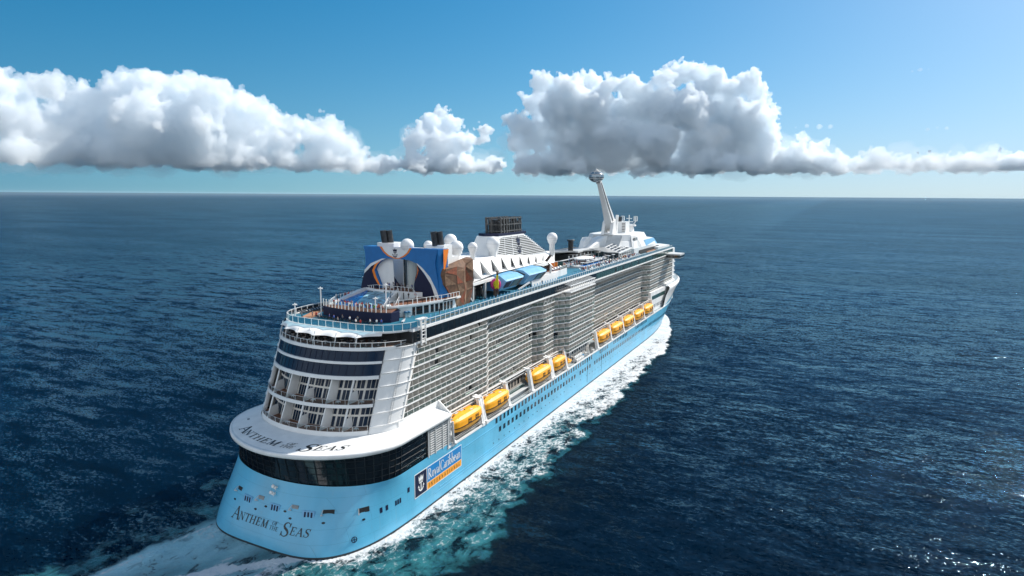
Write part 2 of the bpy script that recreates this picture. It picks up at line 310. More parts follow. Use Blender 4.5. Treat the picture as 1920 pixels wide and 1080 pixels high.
# sea air: one box of thin even haze over the water, below the clouds
def build_haze():
    m = bpy.data.materials.new('sea_air'); m.use_nodes = True; n, l = nodes(m); n.remove(n['Principled BSDF'])
    v = n.new('ShaderNodeVolumePrincipled'); v.inputs['Color'].default_value = (.72, .90, 1, 1); v.inputs['Density'].default_value = 1.25e-5; l.new(v.outputs[0], n['Material Output'].inputs['Volume'])
    o = MB().bb(-26000, 26000, -26000, 26000, -3.5, 112).build('haze', m); tag(o, 'thin pale sea haze', 'haze', kind='stuff')
build_haze()
# ------------------------------------------------------------------ materials of the ship
def glass_pane_mat(name, tint, alpha, rough=.03):
    m = bpy.data.materials.new(name); m.use_nodes = True; n, l = nodes(m); out = n['Material Output']; n.remove(n['Principled BSDF'])
    t = n.new('ShaderNodeBsdfTransparent'); t.inputs[0].default_value = (*tint, 1); d = n.new('ShaderNodeBsdfDiffuse'); d.inputs[0].default_value = (tint[0] * .5, tint[1] * .5, tint[2] * .5, 1)
    g = n.new('ShaderNodeBsdfGlossy'); g.inputs['Roughness'].default_value = rough; fr = n.new('ShaderNodeFresnel'); fr.inputs[0].default_value = 1.5
    a = n.new('ShaderNodeMixShader'); a.inputs[0].default_value = alpha; b = n.new('ShaderNodeMixShader')
    l.new(t.outputs[0], a.inputs[1]); l.new(d.outputs[0], a.inputs[2]); l.new(fr.outputs[0], b.inputs[0]); l.new(a.outputs[0], b.inputs[1]); l.new(g.outputs[0], b.inputs[2]); l.new(b.outputs[0], out.inputs[0])
    return m
M_HULL = mat('hull_paint', (.105, .44, .66), .3, var=.12, scale=.12, streak=.2, spec=.6, coat=.2)
def hull_detail(m):                      # plate seams as a faint relief, thin run-off streaks
    n, l = nodes(m); b = n['Principled BSDF']; tc = n.new('ShaderNodeTexCoord'); mp = n.new('ShaderNodeMapping'); mp.inputs['Rotation'].default_value = (R(90), 0, 0); l.new(tc.outputs['Object'], mp.inputs[0])
    br = n.new('ShaderNodeTexBrick'); br.inputs['Scale'].default_value = 1; br.inputs['Mortar Size'].default_value = .045; br.inputs['Mortar Smooth'].default_value = .3; br.inputs['Brick Width'].default_value = 11; br.inputs['Row Height'].default_value = 2.9; l.new(mp.outputs[0], br.inputs['Vector'])
    w = noi(n, l, tc.outputs['Object'], .25, 2); bp = n.new('ShaderNodeBump'); bp.inputs['Strength'].default_value = .5; bp.inputs['Distance'].default_value = .06
    l.new(mth(n, l, 'ADD', mth(n, l, 'MULTIPLY', br.outputs['Fac'], -.35), mth(n, l, 'MULTIPLY', w, 2.0)), bp.inputs['Height']); l.new(bp.outputs[0], b.inputs['Normal'])
    m2 = n.new('ShaderNodeMapping'); m2.inputs['Scale'].default_value = (.9, .9, .06); l.new(tc.outputs['Object'], m2.inputs[0]); st = rng(n, l, noi(n, l, m2.outputs[0], 1.0, 4, .6), .60, .78, 0, .28)
    x = n.new('ShaderNodeMix'); x.data_type = 'RGBA'; src = b.inputs['Base Color'].links[0].from_socket; l.new(src, x.inputs[6]); x.inputs[7].default_value = (.20, .33, .40, 1); l.new(st, x.inputs[0])
    y = n.new('ShaderNodeMix'); y.data_type = 'RGBA'; l.new(x.outputs[2], y.inputs[6]); y.inputs[7].default_value = (.03, .16, .28, 1); l.new(mth(n, l, 'MULTIPLY', br.outputs['Fac'], .30), y.inputs[0]); l.new(y.outputs[2], b.inputs['Base Color'])
hull_detail(M_HULL)
M_BOOT = mat('boot_topping', (.012, .022, .03), .5)
M_WHITE = mat('white_paint', (.80, .80, .79), .38, var=.06, scale=.25, streak=.4)
M_ROOF = mat('white_roof', (.78, .78, .77), .55, var=.08, scale=.3)
M_GREYW = mat('grey_white_paint', (.55, .56, .56), .5, var=.12, scale=.4)
M_GREY = mat('grey_paint', (.26, .27, .275), .55, var=.2, scale=.5)
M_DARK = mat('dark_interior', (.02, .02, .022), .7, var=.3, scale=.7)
M_BLACK = mat('black_paint', (.006, .008, .011), .4)
M_NAVY = mat('navy_paint', (.005, .009, .04), .5, spec=.3)
M_BLUE = mat('bright_blue_paint', (.008, .15, .42), .4, var=.08)
M_LBLUE = mat('pale_blue_panel', (.17, .42, .66), .35, var=.06)
M_ORANGE = mat('orange_paint', (.86, .22, .01), .5)
M_LOGOB = mat('logo_blue', (.01, .20, .50), .4)
M_LOGOO = mat('logo_amber', (.86, .34, .02), .4)
M_BOAT = mat('lifeboat_yellow', (.94, .40, .008), .48, var=.08, scale=.8)
M_TEAK = mat('brown_deck', (.20, .075, .035), .6, var=.2, scale=1.2)
M_TRACK = mat('running_track', (.42, .20, .11), .75, var=.12)
M_DECK = mat('blue_sports_deck', (.006, .15, .235), .6, var=.15, scale=.4)
M_DECKG = mat('grey_boat_deck', (.30, .36, .39), .6, var=.25, scale=.6)
M_BROWN = mat('rock_brown', (.17, .09, .052), .8, var=.3, scale=.9, bump=.5, bscale=3)
M_TAN = mat('rock_tan', (.30, .18, .11), .85, var=.3, scale=1.4, bump=.5, bscale=4)
M_RUST = mat('rock_rust', (.27, .075, .035), .85, var=.3, scale=1.4, bump=.5, bscale=4)
M_STEEL = mat('dark_steel', (.06, .061, .065), .45, .5, var=.4, scale=1.2)
M_CAGE = mat('stack_grey', (.12, .115, .11), .55, .3, var=.4, scale=1)
M_LOUNGE = mat('lounger_dark', (.03, .035, .045), .6)
M_LOUNGB = mat('lounger_blue', (.03, .16, .30), .6)
M_CURT = mat('cabin_curtain', (.35, .36, .36), .8)
M_POOL = mat('pool_blue', (.008, .16, .50), .25, var=.1)
M_YELLOW = mat('statue_yellow', (.72, .62, .01), .45)
M_PINK = mat('statue_pink', (.60, .03, .22), .45)
M_HIDE = mat('statue_hide', (.10, .05, .03), .6, var=.4, scale=2)
M_SAIL = mat('canopy_cloth', (.80, .80, .79), .8)
M_PANE = glass_pane_mat('balustrade_glass', (.66, .80, .75), .16); M_CLEAR = glass_pane_mat('clear_glass', (.86, .91, .9), .05)
M_PANEB = glass_pane_mat('blue_balustrade_glass', (.32, .58, .68), .18); M_WARM = mat('warm_white_panel', (.74, .71, .66), .5, var=.12, scale=.3)
def dark_glass(name, col, rough=.04, sp_=.6):
    m = mat(name, col, rough, var=0, spec=.7); n, l = nodes(m); b = n['Principled BSDF']
    tc = n.new('ShaderNodeTexCoord'); x = noi(n, l, tc.outputs['Object'], .35, 3); bp = n.new('ShaderNodeBump'); bp.inputs['Strength'].default_value = .25; bp.inputs['Distance'].default_value = .12
    l.new(x, bp.inputs['Height']); l.new(bp.outputs[0], b.inputs['Normal']); b.inputs['Specular IOR Level'].default_value = sp_; return m
M_GLASS = dark_glass('dark_glass', (.004, .007, .011), .03)
M_GLASSB = dark_glass('navy_glass', (.005, .02, .048), .05, .18); M_PODG = mat('pod_glass', (.30, .36, .40), .12, .6, var=0)
M_GLASSG = dark_glass('green_glass', (.035, .085, .08), .06)
M_WIN = dark_glass('window_glass', (.012, .03, .05), .06)
def cabin_mat():                         # cabin fronts: sliding doors, curtains, pale frames, one bay every 2.56 m
    m = mat('cabin_front', (.3, .3, .3), .4, var=0); n, l = nodes(m); b = n['Principled BSDF']
    tc = n.new('ShaderNodeTexCoord'); sp = n.new('ShaderNodeSeparateXYZ'); l.new(tc.outputs['Object'], sp.inputs[0])
    u = mth(n, l, 'DIVIDE', mth(n, l, 'ADD', sp.outputs[0], 1.2), BAY); w = mth(n, l, 'FRACT', u); fl = mth(n, l, 'FLOOR', u)
    zz = mth(n, l, 'DIVIDE', mth(n, l, 'SUBTRACT', sp.outputs[2], 19.07), 2.98); zf = mth(n, l, 'FRACT', zz)
    door = mth(n, l, 'MULTIPLY', mth(n, l, 'MULTIPLY', mth(n, l, 'GREATER_THAN', w, .16), mth(n, l, 'LESS_THAN', w, .86)), mth(n, l, 'LESS_THAN', zf, .74))
    cb = n.new('ShaderNodeCombineXYZ'); l.new(fl, cb.inputs[0]); l.new(mth(n, l, 'FLOOR', zz), cb.inputs[2]); wh = n.new('ShaderNodeTexWhiteNoise'); l.new(cb.outputs[0], wh.inputs['Vector'])
    rp = n.new('ShaderNodeValToRGB'); rp.color_ramp.interpolation = 'CONSTANT'; rp.color_ramp.elements[0].color = (.012, .013, .015, 1); rp.color_ramp.elements[1].position = .3; rp.color_ramp.elements[1].color = (.05, .055, .058, 1)
    for p, c in ((.52, .12), (.74, .26), (.9, .45)): e = rp.color_ramp.elements.new(p); e.color = (c, c, c * .98, 1)
    l.new(wh.outputs[0], rp.inputs[0]); x = n.new('ShaderNodeMix'); x.data_type = 'RGBA'; x.inputs[6].default_value = (.42, .39, .35, 1); l.new(door, x.inputs[0]); l.new(rp.outputs[0], x.inputs[7]); l.new(x.outputs[2], b.inputs['Base Color'])
    r = mth(n, l, 'SUBTRACT', .6, mth(n, l, 'MULTIPLY', door, .5)); l.new(r, b.inputs['Roughness'])
    return m
BAY = 2.56
M_CABIN = cabin_mat()

# ------------------------------------------------------------------ the ship's lines
B = 24.4; BS = 21.0; ZT = 46.4
def lerp(a, b, t): return a + (b - a) * t
def hull_par(z):
    t = min(max(z / 13.6, 0), 1) ** 1.3; bt = min(max(z / 12.6, 0), 1.8)
    return lerp(-2.3, 4.2, t), lerp(37.9, 16, t), lerp(3.74, 2.05, t), lerp(235, 275, bt), lerp(358, 372, bt), lerp(2.7, 2.6, bt)
def half_outline(par, Bm, n1=36, n2=24, n3=36):         # stern centre -> along starboard -> stem
    xa, D, nn, xs, xe, p = par; P = []
    for i in range(n1 + 1):
        a = math.pi / 2 * i / n1; P.append((xa + D * (1 - math.cos(a) ** (2 / nn)), -Bm * math.sin(a) ** (2 / nn)))
    for i in range(1, n2): P.append((lerp(xa + D, xs, i / n2), -Bm))
    for i in range(n3 + 1):
        t = math.sin(math.pi / 2 * i / n3); P.append((xs + (xe - xs) * t, -Bm * (1 - t ** p)))
    return P
def full_outline(h): return h + [(x, -y) for x, y in h[-2:0:-1]]
def hull_x(y, z):
    xa, D, nn = hull_par(z)[:3]; a = min(abs(y) / B, 1); return xa + D * (1 - (1 - a ** nn) ** (1 / nn))
SHIP = thing('cruise_ship', 'huge white cruise ship with pale blue hull sailing away across the open sea', 'cruise ship')
# hull
mb = MB(); ZS = [-2.5, -1, 0, .6, 1.4, 2.4, 3.5, 4.8, 6.2, 7.6, 9, 10.4, 11.6, 12.5]
mb.loft([[(x, y, z) for x, y in full_outline(half_outline(hull_par(z), B))] for z in ZS])
HULL = mb.build('hull', M_HULL, SHIP)
# after part of the hull rises to the glazed band; forward the bow rises to the forecastle
def arc_outline(z, par, Bm, xmax):
    return [(x, y, z) for x, y in half_outline(par, Bm) if x <= xmax]
mb = MB()
def aft_ring(z, dz=0, xe_=42):
    xa, D, nn = hull_par(z)[:3]; r = []
    for i in range(-36, 37):
        a = math.pi / 2 * abs(i) / 36; r.append((xa + D * (1 - math.cos(a) ** (2 / nn)), B * (1 if i < 0 else -1) * math.sin(a) ** (2 / nn), z + dz))
    return [(xe_, B, z + dz)] + r + [(xe_, -B, z + dz)]
mb.loft([aft_ring(12.5), aft_ring(13.1), aft_ring(13.7)], False); AFT = mb.build('stern_bulwark', M_HULL, HULL)
mb = MB()
for s in (1, -1):
    rings = []
    for z, x0 in ((12.5, 285), (13.5, 292), (15, 303), (16.6, 318), (18.4, 332)):
        par = hull_par(z); xs, xe, p = par[3:]; r = []
        for i in range(33):
            x = lerp(x0, xe, math.sin(math.pi / 2 * i / 32)); t = max((x - xs) / (xe - xs), 0); r.append((x, -s * B * (1 - t ** p), z))
        rings.append(r)
    mb.loft(rings, False)
mb.build('bow_flare', M_HULL, HULL)
mb = MB()
for s in (1, -1):
    rings = []
    for z, x0, add in ((12.5, 285, 0), (16, 288, 0), (19, 290, .2), (21.2, 292, .8), (22.6, 294, 1.2), (23.6, 296, .9), (24.2, 298, -.6)):
        xs, xe, p = lerp(275, 300, (z - 12.5) / 10), lerp(371.5, 386, (z - 12.5) / 10), 2.5; r = []
        for i in range(33):
            x = lerp(x0, xe, math.sin(math.pi / 2 * i / 32)); t = max((x - xs) / (xe - xs), 0); r.append((x, -s * max((B - .15 + add) * (1 - t ** p) , 0), z))
        rings.append(r)
    mb.loft(rings, False)
mb.build('forecastle_bulwark', M_WHITE, SHIP)
xs, xe, p = 304, 388, 2.5
P_ = [(296 + (xe - 296) * math.sin(math.pi / 2 * i / 24),) for i in range(25)]
P_ = [(x[0], -(B - .7) * (1 - max((x[0] - xs) / (xe - xs), 0) ** p)) for x in P_]
MB().prism(P_ + [(x, -y) for x, y in P_[-2::-1]], 23.7, 24.0).build('forecastle_deck', M_DECKG, SHIP)
MB().loft([[(x, y * 1.0012, z) for x, y in full_outline(half_outline(hull_par(z), B + .03))] for z in (-1, 0, .55)]).build('boot_topping', M_BOOT, HULL)
# promenade boat deck with its white gunwale
P_ = [(38, -B + .05)] + [(x, y + .05) for x, y in half_outline(hull_par(12.5), B) if x > 40 and x < 345]
MB().prism(P_ + [(x, -y) for x, y in P_[::-1]], 12.1, 12.4).build('boat_deck', M_DECKG, SHIP)
mb = MB(); G = [(40, -B)] + [(x, y) for x, y in half_outline(hull_par(12.5), B) if x > 42 and x < 328]
for s in (1, -1): mb.loft([[(x, s * (y + o), z) for x, y in G] for z, o in ((12.35, .12), (12.35, -.14), (12.95, -.14), (12.95, .12))], False, smooth=False)
mb.build('gunwale', M_WHITE, HULL)
mb = MB()
for z, x0, x1 in ((9.75, 48, 268), (2.7, 34, 92), (3.5, 36, 90), (2.9, 158, 230)):
    mb.bb(x0, x1, -B - .09, -B + .05, z - .07, z + .07)
mb.build('rubbing_strake', M_HULL, HULL)
for x in (149.5, 168): MB().bb(x, x + .18, -B - .05, -B + .05, 1.5, 12).build('shell_joint', M_BOOT, HULL)
# hull windows
def win_mesh(w, h, r):
    b = MB(); P = []
    for cx, cz, a0 in ((w / 2 - r, h / 2 - r, 0), (-w / 2 + r, h / 2 - r, 90), (-w / 2 + r, -h / 2 + r, 180), (w / 2 - r, -h / 2 + r, 270)):
        for k in range(4): a = R(a0 + 30 * k); P.append((cx + r * math.cos(a), -.03, cz + r * math.sin(a)))
    b.slab(P, (0, .06, 0)); return b
def hull_y(x, z):
    xs, xe, p = hull_par(z)[3:]; t = max((x - xs) / (xe - xs), 0); return -B * (1 - t ** p)
wm = win_mesh(1.5, 1.62, .25); W1 = wm.mesh('window'); W1.materials.append(M_WIN); W2 = win_mesh(1.25, 1.75, .1).mesh('window'); W2.materials.append(M_WIN)
rest = MB(); cnt = 0
def put_window(me, x, z, proto):
    global cnt
    y = hull_y(x, z); sl_ = math.atan2(hull_y(x + .5, z) - hull_y(x - .5, z), 1); cnt += 1
    if cnt <= 98:
        o = link('window', me, HULL, (x, y, z)); o.rotation_euler = (0, 0, sl_)
    else: rest.put(proto.xf(Matrix.Translation((x, y, z)) @ Matrix.Rotation(sl_, 4, 'Z')))
xs_b = [70.3 + 2.93 * i for i in range(23)] + [141 + 2.93 * i for i in range(5)] + [159 + 2.9 * i for i in range(48)]
xs_a = [68 + 2.62 * i for i in range(34)] + [166 + 2.6 * i for i in range(5)] + [186 + 2.6 * i for i in range(9)] + [224 + 2.6 * i for i in range(9)]
for x in xs_b + xs_a: pass
for x in sorted([(x, 0) for x in xs_b] + [(x, 1) for x in xs_a]):
    put_window((W1, W2)[x[1]], x[0], (7.85, 11.25)[x[1]], wm if not x[1] else win_mesh(1.25, 1.75, .1))
tag(rest.build('far_window', M_WIN, HULL), kind='stuff')
mb = MB()
for i in range(62):
    x = 66 + 3.6 * i
    if random.random() < .85: mb.lathe([(0, 0), (.26, .0), (.26, .05), (0, .05)], n=8) if 0 else mb.slab([(x + .24 * math.cos(a * .7854), hull_y(x, 4.7) - .03, 4.7 + .24 * math.sin(a * .7854)) for a in range(8)], (0, .06, 0))
mb.build('porthole_row', M_WIN, HULL)

# ------------------------------------------------------------------ glazed band and white roof over the stern
def ring_par(z, xa, D, nn, Bm, xend, n=36):
    r = []
    for i in range(-n, n + 1):
        a = math.pi / 2 * abs(i) / n; r.append((xa + D * (1 - math.cos(a) ** (2 / nn)), Bm * (1 if i < 0 else -1) * math.sin(a) ** (2 / nn), z))
    return [(xend, Bm, z)] + r + [(xend, -Bm, z)]
mb = MB(); mb.loft([ring_par(13.5, 4.5, 16, 2.05, B - .25, 31), ring_par(17.2, 4.0, 17, 2.0, B - .2, 31), ring_par(21.2, 3.2, 18, 1.95, B - .2, 31)], False); GB = mb.build('glazed_band', M_GLASS, SHIP)
mb = MB(); rr = [ring_par(z, lerp(4.5, 3.2, (z - 13.5) / 7.7), lerp(16, 18, (z - 13.5) / 7.7), lerp(2.05, 1.95, (z - 13.5) / 7.7), B - .17, 31, 30) for z in (13.6, 21.1)]
for i in range(0, len(rr[0]), 2): mb.bar(rr[0][i], rr[1][i], .14)
for z in (14.9, 16.4, 17.9, 19.4):
    rg = ring_par(z, lerp(4.5, 3.2, (z - 13.5) / 7.7), lerp(16, 18, (z - 13.5) / 7.7), lerp(2.05, 1.95, (z - 13.5) / 7.7), B - .17, 31, 30); mb.tube(rg, .05, 4)
mb.build('glazing_bars', M_BLACK, GB)
# louvred bay between glass and the first boat
mb = MB(); mb.bb(31, 41.5, -B + .2, -B + 2, 13.3, 21)
mb.build('louvre_bay', M_GREY, SHIP); MB().bb(31, 41.5, B - 2, B - .2, 13.3, 21).build('louvre_bay', M_GREY, SHIP)
mb = MB()
for i in range(12): mb.box((36.6, -B + .1, 13.8 + i * .62), (9, .3, .22))
for x in (31.2, 34.4, 37.8, 41.2): mb.box((x, -B + .02, 17.2), (.35, .35, 7.6))
mb.build('louvre', M_GREYW, SHIP)
# roof: rim, sloping top
RP = dict(xa=.5, D=19.3, nn=1.88)
def roof_ring(t, z, dz=0):               # t: 0 rim .. 1 foot of the superstructure
    xa = lerp(RP['xa'], 9.7, t); D = lerp(RP['D'], 15, t); nn = lerp(RP['nn'], 2.0, t); Bm = lerp(B + .7, BS, t); return ring_par(z + dz, xa, D, nn, Bm, 41)
mb = MB(); mb.loft([roof_ring(.12, 20.9), roof_ring(.0, 21.05), roof_ring(-.012, 21.5), roof_ring(0, 21.95), roof_ring(.05, 22.1), roof_ring(.06, 22.03), roof_ring(.1, 22.12), roof_ring(.4, 22.55), roof_ring(.75, 22.95), roof_ring(1, 23.3)], False)
AR = mb.build('stern_roof', M_ROOF, SHIP)
for s in (1, -1): MB().slab([(41, s * (B + .7), 21.0), (41, s * (B + .7), 22.0), (41, s * BS, 25.2), (41, s * BS, 21.0)], (.25, 0, 0)).build('roof_end', M_WHITE, AR)
mb = MB(); mb.bb(39.5, 39.62, -B, -BS - .4, 22.05, 22.25); mb.build('roof_gutter', M_GREYW, AR) if 0 else None
for (x, y) in ((15.1, 16.9), (15.9, -12.4)):
    mb = MB(); mb.box((0, 0, .1), (2.0, 1.5, .22)); mb.box((0, 0, .24), (1.7, 1.2, .08)); o = mb.build('roof_hatch', M_GREY, AR, (x - 2.6, y, 22.55)); o.rotation_euler = (0, R(-4), math.atan2(-y, 22))

# ------------------------------------------------------------------ lettering: own roman capitals, thick and thin strokes with serifs
def glyph(ch):
    T, t = .15, .06; q = []
    def st(a, b, w, w2=None):
        (x0, y0), (x1, y1) = a, b; w2 = w2 or w; L = math.hypot(x1 - x0, y1 - y0); nx, ny = -(y1 - y0) / L, (x1 - x0) / L
        q.append([(x0 + nx * w / 2, y0 + ny * w / 2), (x0 - nx * w / 2, y0 - ny * w / 2), (x1 - nx * w2 / 2, y1 - ny * w2 / 2), (x1 + nx * w2 / 2, y1 + ny * w2 / 2)])
    def sf(x, y, w=.17, h=.05): q.append([(x - w, y - (0 if y < .5 else h)), (x + w, y - (0 if y < .5 else h)), (x + w, y + (h if y < .5 else 0)), (x - w, y + (h if y < .5 else 0))])
    def arc(cx, cy_, rx, ry, a0, a1, n=14, wt=None):
        pr = None
        for i in range(n + 1):
            a = R(lerp(a0, a1, i / n)); w = lerp(t, T, abs(math.cos(a))) if wt is None else wt
            ca, sa = math.cos(a), math.sin(a); cur = ((cx + (rx + w / 2) * ca, cy_ + (ry + w / 2 * .6) * sa), (cx + (rx - w / 2) * ca, cy_ + (ry - w / 2 * .6) * sa))
            if pr: q.append([pr[0], pr[1], cur[1], cur[0]])
            pr = cur
    adv = .8
    if ch == 'A': st((.06, .03), (.38, 1), t); st((.36, 1), (.70, .03), T); st((.17, .36), (.58, .36), t); sf(.06, 0, .13); sf(.72, 0, .15); adv = .84
    elif ch == 'N': st((.12, .03), (.12, .97), t); st((.10, 1), (.70, .02), T); st((.70, 0), (.70, .97), t); sf(.12, 0, .13); sf(.08, 1, .12); sf(.70, 1, .13); adv = .88
    elif ch == 'T': st((.36, .03), (.36, .97), T); q.append([(.0, .94), (.72, .94), (.72, 1), (0, 1)]); st((.02, 1), (0, .80), t); st((.70, 1), (.72, .80), t); sf(.36, 0, .16); adv = .76
    elif ch == 'H': st((.14, .03), (.14, .97), T); st((.70, .03), (.70, .97), T); st((.14, .52), (.70, .52), t); [sf(x, y, .16) for x in (.14, .70) for y in (0, 1)]; adv = .92
    elif ch in 'EFL':
        st((.15, .03), (.15, .97), T); sf(.15, 0, .16); sf(.15, 1, .16)
        if ch != 'L': st((.15, .97), (.58, .97), t); st((.57, 1), (.60, .78), t); st((.15, .52), (.46, .52), t); st((.46, .64), (.46, .40), t * .8)
        if ch != 'F': st((.15, .03), (.60, .03), t); st((.60, .0), (.64, .24), t)
        adv = .72 if ch != 'F' else .66
    elif ch == 'M': st((.12, .03), (.16, .97), t); st((.16, 1), (.48, .05), T); st((.46, .03), (.82, 1), t); st((.84, .03), (.82, .97), T); sf(.12, 0, .13); sf(.84, 0, .16); sf(.12, 1, .1); sf(.86, 1, .1); adv = 1.04
    elif ch == 'O': arc(.42, .5, .34, .48, 0, 360, 22); adv = .9
    elif ch == 'S':
        pts = [(.56, .78), (.50, .93), (.34, .99), (.17, .93), (.10, .77), (.16, .62), (.33, .52), (.50, .41), (.57, .24), (.50, .08), (.31, .0), (.13, .06), (.05, .24)]
        ws = [.05, .05, .06, .10, .13, .15, .17, .15, .13, .10, .06, .05, .05]
        for i in range(len(pts) - 1): st(pts[i], pts[i + 1], ws[i], ws[i + 1])
        st((.56, .70), (.58, .99), t); st((.05, .32), (.04, .0), t); adv = .68
    elif ch == 'R': st((.15, .03), (.15, .97), T); sf(.15, 0, .16); sf(.13, 1, .13); arc(.30, .74, .24, .24, -90, 90, 10); st((.15, .98), (.30, .98), t); st((.15, .5), (.32, .5), t); st((.30, .5), (.66, .02), T); sf(.70, 0, .1); adv = .78
    elif ch == 'I': st((.16, .03), (.16, .97), T); sf(.16, 0, .15); sf(.16, 1, .15); adv = .40
    elif ch == 'C': arc(.42, .5, .34, .48, 40, 320, 18); st((.69, .72), (.70, .98), t); adv = .80
    elif ch == 'o': arc(.26, .30, .20, .29, 0, 360, 16); adv = .56
    elif ch == 'y': st((.06, .6), (.27, .05), T * .9); st((.48, .6), (.16, -.27), t); sf(.07, .6, .1, .04); sf(.48, .6, .08, .04); adv = .56
    elif ch == 'a': arc(.22, .19, .15, .17, 0, 360, 12); st((.38, .02), (.38, .42), T * .85); arc(.24, .42, .14, .16, 0, 150, 8, .08); adv = .52
    elif ch == 'l': st((.12, .03), (.12, 1.08), T * .85); sf(.12, 0, .12, .04); adv = .28
    elif ch == 'i': st((.12, .03), (.12, .60), T * .85); sf(.12, 0, .12, .04); q.append([(.05, .76), (.19, .76), (.19, .9), (.05, .9)]); adv = .28
    elif ch == 'r': st((.12, .03), (.12, .60), T * .85); sf(.12, 0, .12, .04); arc(.30, .38, .17, .20, 60, 170, 8, .08); adv = .42
    elif ch == 'b': st((.12, .03), (.12, 1.08), T * .85); arc(.28, .30, .19, .28, 0, 360, 16); adv = .58
    elif ch == 'e': arc(.25, .30, .19, .29, 0, 310, 14); st((.07, .34), (.43, .34), t); adv = .52
    elif ch == 'n': st((.12, .03), (.12, .60), T * .85); arc(.28, .38, .16, .20, 10, 170, 8, .09); st((.44, .03), (.44, .42), T * .85); sf(.12, 0, .12, .04); sf(.44, 0, .11, .04); adv = .60
    elif ch == ' ': adv = .34
    return q, adv
def lay(mb, runs, place, slant=0, th=.03):          # runs: (text, u0, v0, height, tracking, stretch); place(u, v, lift) -> 3-D
    k = 0
    for text, u, v0, hgt, tr, sx in runs:
        for ch in text:
            q, adv = glyph(ch)
            for P in q:
                k += 1; e = th + .0012 * (k % 37)
                mb.poly([place(u + (x * sx + slant * y) * hgt, v0 + y * hgt, e) for x, y in P])
            u += (adv + tr) * hgt * sx
    return mb
def run_width(text, hgt, tr, sx): return sum((glyph(c)[1] + tr) * hgt * sx for c in text)
def name_runs(L, h1, h2):                            # big A, small caps, OF over THE, big S, small caps - fitted into length L
    a = [('A', h1, 0, 0), ('NTHEM', h2, 0, .10)]; tot = run_width('A', h1, 0, 1) + run_width('NTHEM', h2, .1, 1) + 1.0 * h2 + run_width('THE', h2 * .55, .08, 1) + .35 * h2 + run_width('S', h1, 0, 1) + run_width('EAS', h2, .1, 1)
    sx = L / tot; u = 0; R_ = []
    R_.append(('A', u, 0, h1, 0, sx)); u += run_width('A', h1, 0, sx) * .93
    R_.append(('NTHEM', u, .28 * (h1 - h2), h2, .1, sx)); u += run_width('NTHEM', h2, .1, sx) + .25 * h2
    R_.append(('OF', u + h2 * .35, .28 * (h1 - h2) + h2 * .62, h2 * .5, .06, sx)); R_.append(('THE', u, .28 * (h1 - h2), h2 * .52, .06, sx)); u += run_width('THE', h2 * .52, .06, sx) + .5 * h2
    R_.append(('S', u, -.1 * h1, h1 * 1.05, 0, sx)); u += run_width('S', h1, .1, sx)
    R_.append(('EAS', u, .28 * (h1 - h2), h2, .1, sx)); return R_
def stern_place(u, v, e, y0=9.9):
    z = 4.05 + v; y = y0; n = 24; s = 0                    # walk along the stern from port to starboard
    st_ = u / n
    for _ in range(n):
        dx = (hull_x(y - .05, z) - hull_x(y + .05, z)) / .1; y -= st_ / math.sqrt(1 + dx * dx)
    dx = (hull_x(y - .05, z) - hull_x(y + .05, z)) / .1; nl = Vector((-1, -dx, .25)).normalized()
    return tuple(Vector((hull_x(y, z), y, z)) + nl * e)
nr = name_runs(25.0, 2.6, 1.6)
for q in (nr[:2], nr[2:3], nr[3:4], nr[4:]): lay(MB(), q, stern_place, .16).build('stern_lettering', M_BLACK, HULL)
def roof_place(u, v, e, y0=14.6):
    t = .24 + v / 11.5; xa = lerp(RP['xa'], 9.7, t); D = lerp(RP['D'], 15, t); nn = lerp(RP['nn'], 2.0, t); Bm = lerp(B + .7, BS, t)
    fx = lambda y: xa + D * (1 - max(1 - (abs(y) / Bm) ** nn, 0) ** (1 / nn)); y = y0; n = 24
    for _ in range(n):
        dx = (fx(y - .05) - fx(y + .05)) / .1; y -= u / n / math.sqrt(1 + dx * dx)
    return (fx(y), y, lerp(22.12, 22.55, min((t - .1) / .3, 1)) + max(t - .4, 0) * 1.15 + e)
nr = name_runs(35.5, 4.0, 2.6)
for q in (nr[:2], nr[2:3], nr[3:4], nr[4:]): lay(MB(), q, roof_place, .25, .05).build('roof_lettering', M_BLACK, AR)
# the company panel on the starboard quarter
def side_quad(mb, x0, x1, z0, z1, o): return mb.bb(x0, x1, -B - o, -B - o + .02, z0, z1)
EMB = [[(-.40, .42), (.40, .42), (.46, .98), (.26, .70), (.17, 1.0), (.09, .72), (0, 1.12), (-.09, .72), (-.17, 1.0), (-.26, .70), (-.46, .98)], [(-.40, .30), (.40, .30), (.40, .37), (-.40, .37)],
       [(-.075, -.72), (.075, -.72), (.075, .24), (-.075, .24)], [(-.34, .12), (.34, .12), (.34, .24), (-.34, .24)]]
EMB += [[(-.50 * math.sin(R(a)), -.30 - .52 * math.cos(R(a))), (-.50 * math.sin(R(a + 14)), -.30 - .52 * math.cos(R(a + 14))), (-.33 * math.sin(R(a + 14)), -.30 - .36 * math.cos(R(a + 14))), (-.33 * math.sin(R(a)), -.30 - .36 * math.cos(R(a)))] for a in range(-77, 77, 14)]
EMB += [[(s * .60, -.30), (s * .28, -.36), (s * .46, -.02)] for s in (1, -1)]
def emblem(mb, place, sc, e0=.05):
    for k, P in enumerate(EMB): mb.poly([place(x * sc, y * sc, e0 + k * .0012) for x, y in P])
    return mb
mb = MB(); mb.bb(24.9, 47.2, -B - .035, -B - .01, 4.95, 11.2); LG = mb.build('company_panel', M_WHITE, HULL)
side_quad(MB(), 25.1, 30.15, 5.15, 11.0, .05).build('emblem_field', M_NAVY, LG)
side_quad(MB(), 30.4, 47.05, 7.0, 11.0, .05).build('name_field', M_LOGOB, LG)
side_quad(MB(), 30.4, 47.05, 5.15, 6.9, .05).build('word_field', M_LOGOO, LG)
